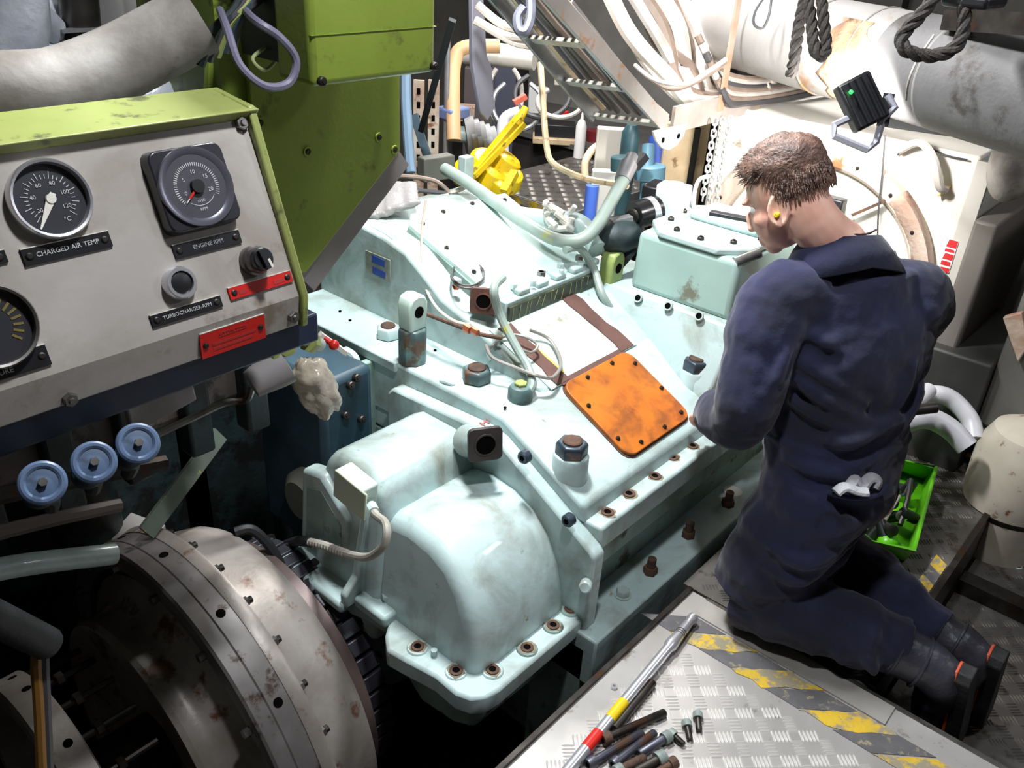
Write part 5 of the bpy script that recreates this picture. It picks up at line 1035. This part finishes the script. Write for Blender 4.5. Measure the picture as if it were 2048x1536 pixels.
ba, bb2 = P(1345, 240, y=1.5), P(1880, 92, y=1.5); bb2 = V(4.2, 1.5, ba.z)
mb().beam(ba, bb2, .012, .085, V(0, 0, 1)).build('flat_bar', mat('bar_warm', (176, 164, 158), .45, metal=.3, c2=(156, 144, 138), nscale=9), tr)
mb().prism([(p.x, p.z) for p in (P(1305, 262, y=1.49), P(1372, 248, y=1.49), P(1366, 270, y=1.49), P(1352, 290, y=1.49), P(1336, 300, y=1.49), P(1322, 296, y=1.49), P(1310, 280, y=1.49))], 'y', 1.485, 1.495).build('end_tab', WHITE, tr, bevel=.002)
for px, py in ((1325, 280), (1356, 272)): mb().cyl(P(px, py, y=1.486), P(px, py, y=1.486) + V(0, -.003, 0), .009, n=12).build('tab_slot', HOLE_SHADE, tr)
ha, hb = P(1440, 222, y=1.49), P(1478, -30, y=1.49); mb().beam(ha, V(ha.x, 1.49, 1.75), .032, .008, V(0, 1, 0)).build('hanger', mat('hanger_rust', (168, 150, 136), .5, c2=(150, 110, 76), nscale=5), tr)
inst('bolt_steel', 'bolt', tr, P(1452, 205, y=1.484), (0, -1, 0), 1.2)
CABLEK = mat('cable_soot', (84, 74, 68), .5, c2=(60, 52, 48), nscale=12); cols = (CREAM, CABLED, CABLEK, CABLEK, CABLEB, CABLED, CABLEK, CABLEB)
for i in range(9):
    f = (i + .5) / 9; a = la[0].lerp(ra[0], f) + V(.012, 0, .022); b_ = la[1].lerp(ra[1], f) + V(.012, 0, .022)
    j = lambda: V(0, random.uniform(-.012, .012), random.uniform(-.006, .006))
    cable('cable', ['first', 'second', 'third', 'fourth', 'fifth', 'sixth', 'seventh', 'eighth', 'ninth'][i] + ' cable from the left inside the inclined tray', [a + V(.02, 0, -.0) + j(), a.lerp(b_, .3) + j(), a.lerp(b_, .65) + j(), b_ + j()], .0095, cols[i % 8], group='cables in the inclined tray')
# big loose cable bundle over the tray
names = ['thick white', 'bright white', 'pale grey', 'brownish', 'white', 'grey brown', 'pale pink', 'light grey', 'dusty brown', 'cream', 'grey', 'dark brown', 'pale', 'dull white']
for i in range(14):
    f = i / 13; top = P(1190 + 190 * f + random.uniform(-8, 8), -70, d=2.9 + .03 * i)
    mid = P(1265 + 165 * f + random.uniform(-18, 18), 60 + 20 * math.sin(i * 1.7), d=2.92 + .03 * i)
    lowp = P(1325 + 110 * f + random.uniform(-14, 14), 150 + 18 * math.sin(i * 2.3), d=3.0 + .02 * i)
    end = P(1390 + 75 * f, 205 - 25 * f + 8 * (i % 3), d=3.08 + .02 * i); out = P(1500 + 50 * f, 200 - 50 * f + 6 * (i % 4), d=3.25)
    cable('cable', names[i] + ' cable, %s from the left in the loose bundle over the tray' % ['first', 'second', 'third', 'fourth', 'fifth', 'sixth', 'seventh', 'eighth', 'ninth', 'tenth', 'eleventh', 'twelfth', 'thirteenth', 'last'][i], [top, mid, lowp, end, out], .021 if i % 3 else .028, (CABLEW, CABLEW, CABLE, CABLEB, CABLEW, CABLEB, CABLEW, CABLE, CABLEB, CABLEW, CABLE, CABLEB, CABLEW, CABLE)[i], group='loose cable bundle')
for i in range(7):
    f = i / 6; cable('cable', ['topmost', 'second', 'third', 'fourth', 'fifth', 'sixth', 'lowest'][i] + ' of the cables swept along the flat bar towards the duct', [P(1395 + 8 * i, 70 + 18 * i, d=3.0), P(1430 + 5 * i, 135 + 12 * i, d=3.05), P(1490, 158 + 8 * i, d=3.15), P(1560, 150 + 8 * i, d=3.3), P(1650, 120 + 10 * i, d=3.5)], .013, (CABLEB, CABLE, CABLED, CABLEB, CABLE, CABLEB, CABLED)[i], group='cables along the flat bar')
cable('cable', 'thin slack cable swinging from the tray to the hanger', [P(1270, 130, d=2.75), P(1310, 160, d=2.7), P(1370, 168, d=2.7), P(1420, 140, d=2.72), P(1452, 118, d=2.74)], .007, CABLE)
cable('cable', 'second slack cable just under the thin one', [P(1290, 150, d=2.78), P(1340, 178, d=2.75), P(1390, 165, d=2.75), P(1452, 126, d=2.76)], .007, CABLEB)
# chain strands
piece('chain_link', lambda b: b.tube([V(0, math.cos(t) * .0075, math.sin(t) * .0075 + (.006 if math.sin(t) > 0 else -.006)) for t in [i * 2 * math.pi / 16 for i in range(16)]], .0034, 6, closed=True), mat('chain_bright', (206, 202, 200), .3, metal=.4))
for i, (pa, pb_, nl, lab) in enumerate((((1432, 236), (1420, 400), 13, 'left'), ((1446, 236), (1438, 400), 13, 'middle'), ((1462, 232), (1450, 395), 13, 'right'))):
    a = P(*pa, y=1.46 - .01 * i); zb = P(*pb_, y=1.46).z; t = thing('hoist_chain', lab + ' strand of bright hoist chain hanging from the tray bar', 'chain', (a.x, a.y, a.z), 'hoist chain strands')
    n = int((a.z - zb) / .0205)
    for k in range(n): inst('chain_link', 'link', t, V(a.x + .002 * math.sin(k), a.y, a.z - .0205 * k - .012), (0, 0, 1), 1.0, R(90) * (k % 2) + .5)
# ================================================================ things behind the gearbox
cable('hose', 'thick pale green hose swinging low behind the inspection plate', [P(890, 338, d=3.0), P(930, 362, d=2.9), P(985, 400, d=2.8), P(1050, 445, d=2.72), P(1110, 478, d=2.68), P(1160, 480, d=2.66), P(1195, 450, d=2.68), P(1232, 385, d=2.75), P(1256, 345, d=2.8)], .021, HOSE, 'hose', n=14)
tag(mb().lathe(P(1248, 352, d=2.79), P(1265, 310, d=2.83) - P(1248, 352, d=2.79), [(-.02, .026), (.02, .028), (.05, .03), (.055, .022), (.09, .02)], 16).build('hose_coupling', GALV), 'grey coupling on top of the thick pale green hose', 'coupling')
cable('pipe', 'fat pale pipe with a rag tied round it behind the top plate', [P(1030, 432, d=2.85), P(1090, 440, d=2.82), P(1150, 445, d=2.8), P(1180, 470, d=2.78), P(1195, 500, d=2.75)], .033, SEA, 'pipe', n=16)
b = MB()
for k in range(7): a = R(k * 51); b.tube(cr([P(1118 + 26 * math.cos(a + j), 436 + 22 * math.sin(a * 1.3 + j), d=2.755 + .02 * math.sin(j)) for j in (0, .8, 1.6, 2.4)], 4), .010, 6)
b.tube(cr([P(1100, 420, d=2.76), P(1090, 408, d=2.74), P(1096, 402, d=2.74)], 3), .009, 6); b.tube(cr([P(1140, 425, d=2.76), P(1150, 412, d=2.74)], 3), .009, 6)
tag(b.build('tied_rag', mat('rag_white', (226, 222, 214), .8, bump=.3)), 'white rag knotted around the fat pale pipe', 'rag')
for i, pts in enumerate(([(740, 358), (800, 352), (870, 362), (905, 392)], [(760, 372), (830, 380), (900, 388), (960, 405)], [(800, 395), (850, 402), (905, 385), (940, 370)])):
    cable('cable', ['upper pinkish', 'middle grey', 'lower pale'][i] + ' cable lying along the rear edge of the gearbox', [P(*p, d=2.95) for p in pts], .008, (CABLEB, CABLED, CABLE)[i], group='cables on the rear edge')
b = MB()
for k in range(7): b.tube(cr([P(742 + 13 * k, 365 + 10 * (k % 2), d=2.76), P(752 + 12 * k, 398 + 6 * (k % 3), d=2.70), P(745 + 14 * k, 436 - 5 * k, d=2.66)], 4), [(.024 + .006 * (k % 2), .010)] * 9, 8)
tag(remesh(b.build('clear_bag', mat('clear_plastic', (160, 156, 154), .2, trans=.3, bump=.5, bscale=40)), .006, 2), 'crumpled clear plastic bag at the upper left corner of the gearbox', 'plastic bag')
# yellow machine
ym = thing('yellow_jack', 'yellow hydraulic machine with a raised lever arm', 'machine', P(975, 380, d=3.5) - V(0, 0, .1))
mb().beam(P(925, 372, d=3.5), P(1040, 235, d=3.5), .04, .03).build('lever_arm', YEL, ym, bevel=.004); mb().beam(P(950, 352, d=3.46), P(1050, 248, d=3.46), .012, .02).build('arm_rib', YEL, ym)
mb().cyl(P(1032, 250, d=3.5), P(1052, 215, d=3.5), .022, .014, 12).build('arm_end', YEL, ym)
for px, py, r in ((930, 345, .05), (965, 325, .055), (1010, 330, .06), (985, 355, .06), (1020, 360, .05), (1000, 375, .05)): mb().lathe(P(px, py, d=3.55), (random.uniform(-.5, .5), -.5, 1), [(-.05, r * .8), (-.03, r), (.03, r), (.045, r * .7)], 20).build('pump_body', YEL, ym, bevel=.003)
mb().beam(P(1030, 345, d=3.45), P(1008, 385, d=3.4), .03, .03).build('side_arm', YEL, ym); mb().cyl(P(940, 345, d=3.6), P(1010, 400, d=3.6), .05, n=16).build('base_cylinder', YEL, ym)
tag(mb().beam(P(1028, 206, d=3.55), P(1052, 192, d=3.55), .03, .02).build('red_tap_handle', mat('tap_red', (190, 90, 74), .5)), 'faded red tap handle above the yellow machine', 'handle')
tag(mb().box(P(932, 335, d=3.4), (.05, .04, .09)).build('pale_block', SEA, bevel=.004), 'small pale green upright block left of the yellow machine', 'block')
tag(mb().box(P(872, 335, d=3.3), (.14, .05, .09), Euler((0, 0, R(-10))).to_matrix()).build('dark_block', mat('block_dark', (86, 86, 78), .5), bevel=.005), 'dark grey steel block at the rear corner of the gearbox', 'block')
# chequer platform behind
C4 = [P(1030, 392, z=.30), P(1180, 318, z=.30), P(1290, 350, z=.30), P(1185, 415, z=.30)]
pf = thing('rear_platform', 'raised chequer plate platform behind the gearbox', 'platform', (C4[0].x + .5, C4[0].y, FZ))
x0, x1 = min(p.x for p in C4), max(p.x for p in C4); y0, y1 = min(p.y for p in C4), max(p.y for p in C4) + .1
mb().bb(x0, x1, y0, y1, .28, .30).build('platform_sheet', PLATED, pf)
tt = treads(x0 + .02, x1 - .02, y0 + .02, y1 - .02, .30, .06).build('tread_pattern', PLATED, pf); tt['kind'] = 'stuff'
mb().bb(x0 - .012, x0, y0, y1, .18, .31).build('front_edge', GALV, pf); mb().bb(x0, x1, y0 - .012, y0, .18, .31).build('front_edge', GALV, pf)
mb().bb(x0 - .014, x0 - .012, y0 + .1, y0 + .4, .27, .305).build('yellow_stripe', HAZY, pf)
for x, y in ((x0 + .05, y0 + .05), (x1 - .05, y0 + .05), (x0 + .05, y1 - .05), (x1 - .05, y1 - .05)): mb().bb(x - .025, x + .025, y - .025, y + .025, FZ, .28).build('platform_post', DSTEEL, pf)
cable('pipe', 'long beige pipe bent down in front of the rear platform', [P(1081, 125, d=3.2), P(1086, 200, d=3.2), P(1093, 290, d=3.2), P(1105, 325, d=3.2), P(1145, 348, d=3.2), P(1185, 360, d=3.2), P(1255, 372, d=3.1)], .012, CREAM, 'pipe', k=8)
wb = P(1157, 316, z=.30); bo = thing('white_bottle', 'tall white plastic bottle standing on the rear platform', 'bottle', wb); WB = mat('bottle_white', (232, 230, 226), .4)
mb().lathe(wb, (0, 0, 1), [(0, .030), (.004, .033), (.19, .033), (.22, .022), (.23, .014)], 24).build('bottle_body', WB, bo); mb().lathe(wb + V(0, 0, .228), (0, 0, 1), [(0, .012), (.03, .008), (.045, .005)], 14).build('nozzle_cap', WB, bo)
# teal strainer column
ct0 = P(1262, 265, d=3.45); sc = thing('strainer_valve', 'teal strainer valve column with light blue flanges', 'valve', (ct0.x, ct0.y, FZ)); TEAL = mat('teal_paint', (46, 80, 88), .45, c2=(30, 54, 60), nscale=8); LBL = mat('light_blue_paint', (100, 142, 160), .45, c2=(84, 122, 140), nscale=9)
mb().lathe(V(ct0.x, ct0.y, FZ), (0, 0, 1), [(0, .03), (ct0.z - FZ - .25, .03), (ct0.z - FZ - .1, .036), (ct0.z - FZ, .036), (ct0.z - FZ + .03, .02)], 24).build('column', TEAL, sc)
for px, py, d_, r in ((1244, 328, 3.4, .045), (1300, 345, 3.5, .062)): mb().lathe(P(px, py, d=d_), (0, .1, 1), [(-.025, r), (.025, r), (.03, r * .9)], 28).build('flange', TEAL if px < 1260 else LBL, sc)
mb().cyl(P(1297, 290, d=3.5), P(1290, 420, d=3.5), .026, n=18).build('side_pipe', LBL, sc); mb().beam(P(1268, 335, d=3.35), P(1290, 310, d=3.35), .035, .03).build('black_lever', BLACK, sc)
tag(mb().cyl(P(1318, 275, d=3.75), P(1316, 385, d=3.75), .045, n=20).build('blue_canister', mat('canister_blue', (54, 84, 168), .45)), 'deep blue canister behind the teal strainer', 'canister')
# actuator: black cylinder with white head
ac = thing('hydraulic_actuator', 'black and white hydraulic actuator beside the lidded gearbox housing', 'actuator', P(1320, 440, d=2.85) - V(0, 0, .12))
mb().cyl(P(1268, 432, d=2.78), P(1312, 418, d=2.82), .045, n=28).build('black_cylinder', mat('gloss_black', (28, 28, 30), .2), ac); mb().lathe(P(1266, 433, d=2.775), P(1312, 418, d=2.82) - P(1268, 432, d=2.78), [(-.004, .024), (.004, .026)], 20).build('cylinder_cap', DSTEEL, ac)
mb().cyl(P(1292, 424, d=2.8), P(1310, 419, d=2.82), .0455, n=28).build('silver_sleeve', CHROME, ac)
mb().box(P(1318, 395, d=2.9), (.11, .09, .09), Euler((0, 0, R(12))).to_matrix()).build('black_block', BLACK, ac, bevel=.006); mb().box(P(1345, 402, d=2.83), (.07, .10, .11), Euler((0, 0, R(12))).to_matrix()).build('white_block', mat('pale_blue_white', (204, 214, 216), .4), ac, bevel=.006)
for k in range(3): mb().cyl(P(1362, 386 + 6 * k, d=2.8), P(1374, 382 + 6 * k, d=2.8), .005, n=8).build('red_terminal', mat('terminal_red', (220, 110, 100), .5), ac)
mb().beam(P(1222, 445, d=2.75), P(1262, 436, d=2.77), .03, .018).build('push_rod', GALV, ac); mb().ball(P(1240, 468, d=2.8), (.10, .07, .06)).build('black_mount', TEALD, ac); mb().cyl(P(1200, 470, d=2.85), P(1260, 520, d=2.85), .05, n=14).build('mount_tube', TEALD, ac)
cable('pipe', 'grey bent tube running behind the actuator', [P(1290, 372, d=3.05), P(1340, 366, d=3.05), P(1370, 372, d=3.0), P(1384, 400, d=2.95), P(1384, 430, d=2.9)], .009, GALV, 'pipe')
cable('pipe', 'thin pale green tube beside the chains', [P(1418, 352, d=3.0), P(1400, 358, d=2.95), P(1390, 380, d=2.9), P(1386, 420, d=2.85)], .007, SEA, 'pipe')
# benches, plates and clutter further back
bn = thing('work_bench', 'dark steel work bench with clutter against the far side', 'bench', (4.3, 3.4, FZ))
mb().bb(4.40, 5.5, 2.85, 4.4, .315, .345).build('bench_top', mat('bench_top', (96, 94, 92), .5, c2=(80, 78, 76)), bn); mb().bb(4.44, 5.4, 2.9, 4.35, FZ, .315).build('bench_cabinet', mat('bench_dark', (52, 48, 46), .6), bn); mb().bb(5.3, 5.35, 2.85, 4.4, .345, 1.5).build('back_board', mat('board_grey', (128, 126, 122), .5, c2=(110, 108, 104), nscale=4), bn)
for i, (px, py, w_, h_, ma, lab, cat) in enumerate(((1110, 258, 80, 26, BLACK, 'black angle grinder lying on the bench', 'grinder'), (1110, 278, 90, 12, CREAM, 'pale timber board on the bench', 'board'), (1190, 280, 34, 40, mat('dark_red', (110, 30, 36), .4), 'dark red round tin behind the white bottle', 'tin'), (1130, 228, 14, 14, RED, 'round red push button on the far board', 'button'), (1075, 200, 36, 50, mat('socket_white', (206, 206, 204), .5), 'white socket box on the grey board', 'socket'), (1120, 160, 22, 20, mat('tag_cream', (214, 206, 196), .5), 'small pale tag on the grey board', 'tag'), (1225, 300, 60, 90, mat('pale_sheet', (176, 168, 158), .5), 'pale sheet metal box behind the teal column', 'box'), (1215, 360, 60, 40, mat('pale_lid', (184, 178, 170), .5), 'pale lid in front of the sheet metal box', 'lid'), (1185, 388, 26, 34, mat('bucket_blue', (66, 100, 190), .5), 'blue bucket rim beside the rear platform', 'bucket'), (1362, 300, 56, 110, CREAM, 'tall beige board standing behind the chains, left one', 'board'), (1408, 290, 36, 150, CREAM, 'tall beige board standing behind the chains, right one', 'board'), (1395, 330, 16, 150, BLACK, 'black upright post between the beige boards', 'post'), (960, 175, 60, 80, mat('dusk', (84, 76, 76), .6), 'dull brown cabinet behind the hanging strap', 'cabinet'), (1010, 160, 50, 90, mat('slate', (70, 72, 88), .6), 'slate blue cabinet behind the cable tray', 'cabinet'), (925, 225, 50, 30, RUSTP, 'pink rusty fitting under the beige frame', 'fitting'))):
    d_ = 3.55 if cat == 'bucket' or px > 1200 else 5.5; s_ = d_ / FPX; fl_ = cat in ('board', 'post', 'bucket', 'box', 'lid', 'cabinet') and not (cat == 'board' and px < 1200)
    if cat in ('tin', 'bucket'): zt = P(px, py - h_ / 2, d=d_); zb = FZ if cat == 'bucket' else .345; o = mb().lathe((zt.x, zt.y, zb), (0, 0, 1), [(0, w_ * s_ / 2 * .9), (zt.z - zb, w_ * s_ / 2)], 24).build(lab.split(' ')[-1] if False else cat, ma)
    elif fl_: zt = P(px, py - h_ / 2, d=d_); o = mb().box((zt.x, zt.y, (zt.z + FZ) / 2), (w_ * s_, w_ * s_ * .4, zt.z - FZ), Euler((0, 0, R(-50))).to_matrix()).build(cat, ma, bevel=.006)
    else: o = mb().box(P(px, py, d=d_), (w_ * s_, w_ * s_ * .6, h_ * s_), Euler((0, 0, R(-50))).to_matrix()).build(cat.replace(' ', '_'), ma, bevel=.006)
    tag(o, lab, cat)
for i, (cx, cy, rx, ry) in enumerate(((1010, 190, 34, 60), (1035, 210, 50, 50), (1085, 190, 55, 45), (1120, 205, 45, 30))):
    cable('hose', ['leftmost', 'second', 'third', 'rightmost'][i] + ' of the grey hose loops hanging in front of the far board', [P(cx + rx * math.cos(R(a)), cy + ry * math.sin(R(a)), d=3.9 - .02 * i) for a in range(-60, 250, 30)], .011, (CABLE, GALV, CABLED, CABLE)[i], 'hose', 'hose loops at the board')
# grey motor with ribbed discs
gm = thing('ribbed_motor', 'grey ribbed motor under the hanging strap', 'motor', P(965, 330, d=3.9) - V(0, 0, .05))
for k in range(5): mb().lathe(P(940 + 11 * k, 275 + 5 * k, d=3.8), (.6, -.5, .1), [(-.02, .085), (.02, .09), (.025, .07)], 28).build('rib_disc', GALV if k % 2 else mat('motor_grey', (132, 132, 132), .5), gm)
mb().cyl(P(890, 265, d=3.8), P(935, 270, d=3.8), .035, n=16).build('pipe_stub', SEA, gm); mb().cyl(P(905, 240, d=3.8), P(910, 275, d=3.8), .02, n=12).build('pipe_stub', SEA, gm)
cable('hose', 'pale grey hose standing behind the yellow arm', [P(1040, 225, d=3.8), P(1010, 240, d=3.8), P(1005, 290, d=3.8), P(1008, 330, d=3.8)], .028, mat('hose_palegrey', (186, 186, 190), .5), 'hose', n=14)
cable('hose', 'beige hose arched beside the white bottle', [P(1170, 355, d=3.6), P(1172, 320, d=3.6), P(1195, 292, d=3.6), P(1245, 280, d=3.6)], .016, CREAM, 'hose', n=12)
# hanging strap, beige frame, posts, pipes at the left of the opening
tag(mb().prism([(p.x, p.z) for p in (P(940, -20, y=2.3), P(962, -20, y=2.3), P(970, 110, y=2.3), P(980, 135, y=2.3), P(986, 215, y=2.3), P(972, 240, y=2.3), P(958, 225, y=2.3), P(942, 130, y=2.3))], 'y', 2.29, 2.31).build('hanging_blade', mat('blade_lilac', (140, 138, 150), .4, metal=.3), bevel=.003), 'grey blade-shaped guard hanging down behind the green box', 'guard')
bf = thing('beige_frame', 'rounded beige frame standing behind the green box', 'frame', P(905, 250, d=3.7) - V(0, 0, .3))
mb().tube(cr([P(908, 280, d=3.7), P(906, 180, d=3.7), P(910, 120, d=3.7), P(930, 95, d=3.7), P(1000, 92, d=3.7)], 6), [(.030, .018)] * 25, 12).build('frame_bar', mat('frame_tan', (186, 148, 108), .5), bf)
cable('pipe', 'white lagged pipe running behind the cable tray', [P(930, 105, d=4.0), P(980, 108, d=3.95), P(1070, 118, d=3.9)], .05, WHITE, 'pipe', n=18)
for i, (xa, ya, xb, yb) in enumerate(((950, 40, 1065, 75), (955, 10, 1050, 62), (975, 55, 1090, 92))): cable('cable', ['lower', 'upper', 'lowest'][i] + ' thick white cable running to the inclined tray', [P(xa, ya, d=3.0), P((xa + xb) / 2, (ya + yb) / 2 + 12, d=3.0), P(xb, yb, d=2.95)], .015, CABLEW, group='white cables at the tray')
cable('hose', 'dark grey hose loop hanging at the top of the tray', [P(1060, -30, d=2.2), P(1062, 30, d=2.2), P(1052, 62, d=2.2), P(1038, 60, d=2.2), P(1035, 35, d=2.2), P(1048, 15, d=2.2)], .013, mat('hose_slate', (92, 92, 104), .4), 'hose')
for i, px in enumerate((838, 868)):
    t = thing('perforated_post', ['left', 'right'][i] + ' of the two rusty perforated posts beside the blue pipe', 'post', P(px + 10, 330, d=3.6) - V(0, 0, .05)); a, b_ = P(px, 160, d=3.6), P(px + 14, 330, d=3.6)
    mb().beam(a, V(a.x, a.y, FZ), .045, .02, V(.7, .6, 0)).build('post_bar', RUSTP, t)
    for k in range(7): mb().beam(V(a.x, a.y, a.z - .03 - .055 * k) - _fw * .0125, V(a.x, a.y, a.z - .055 - .055 * k) - _fw * .0125, .014, .003, _fw).build('slot', HOLE_SHADE, t)
cable('pipe', 'light blue vertical pipe at the edge of the green plate', [P(812, 120, d=3.0), P(812, 200, d=3.0), P(818, 300, d=3.0), P(822, 345, d=3.0)], .018, mat('pipe_blue', (98, 118, 136), .45), 'pipe')
tag(mb().beam(P(905, 40, d=2.6), P(842, 262, d=3.2), .022, .012, _fw).build('black_strut', RUBBER), 'black diagonal strut from the green box down to the posts', 'strut')
tag(mb().beam(P(828, 230, d=3.3), P(862, 335, d=3.3), .03, .02, _fw).build('grey_strut', BLUEG), 'blue grey strut leaning beside the light blue pipe', 'strut')
tag(mb().box(P(905, 225, d=3.75), (.12, .1, .05)).build('blue_valve_block', mat('dull_blue', (96, 110, 150), .5), bevel=.01), 'dull blue valve block behind the beige frame', 'valve')
tag(mb().lathe(P(893, 205, d=3.7), (0, 0, 1), [(-.25, .012), (.25, .012)], 12).build('grey_rod', GALV), 'thin grey rod beside the beige frame', 'rod')
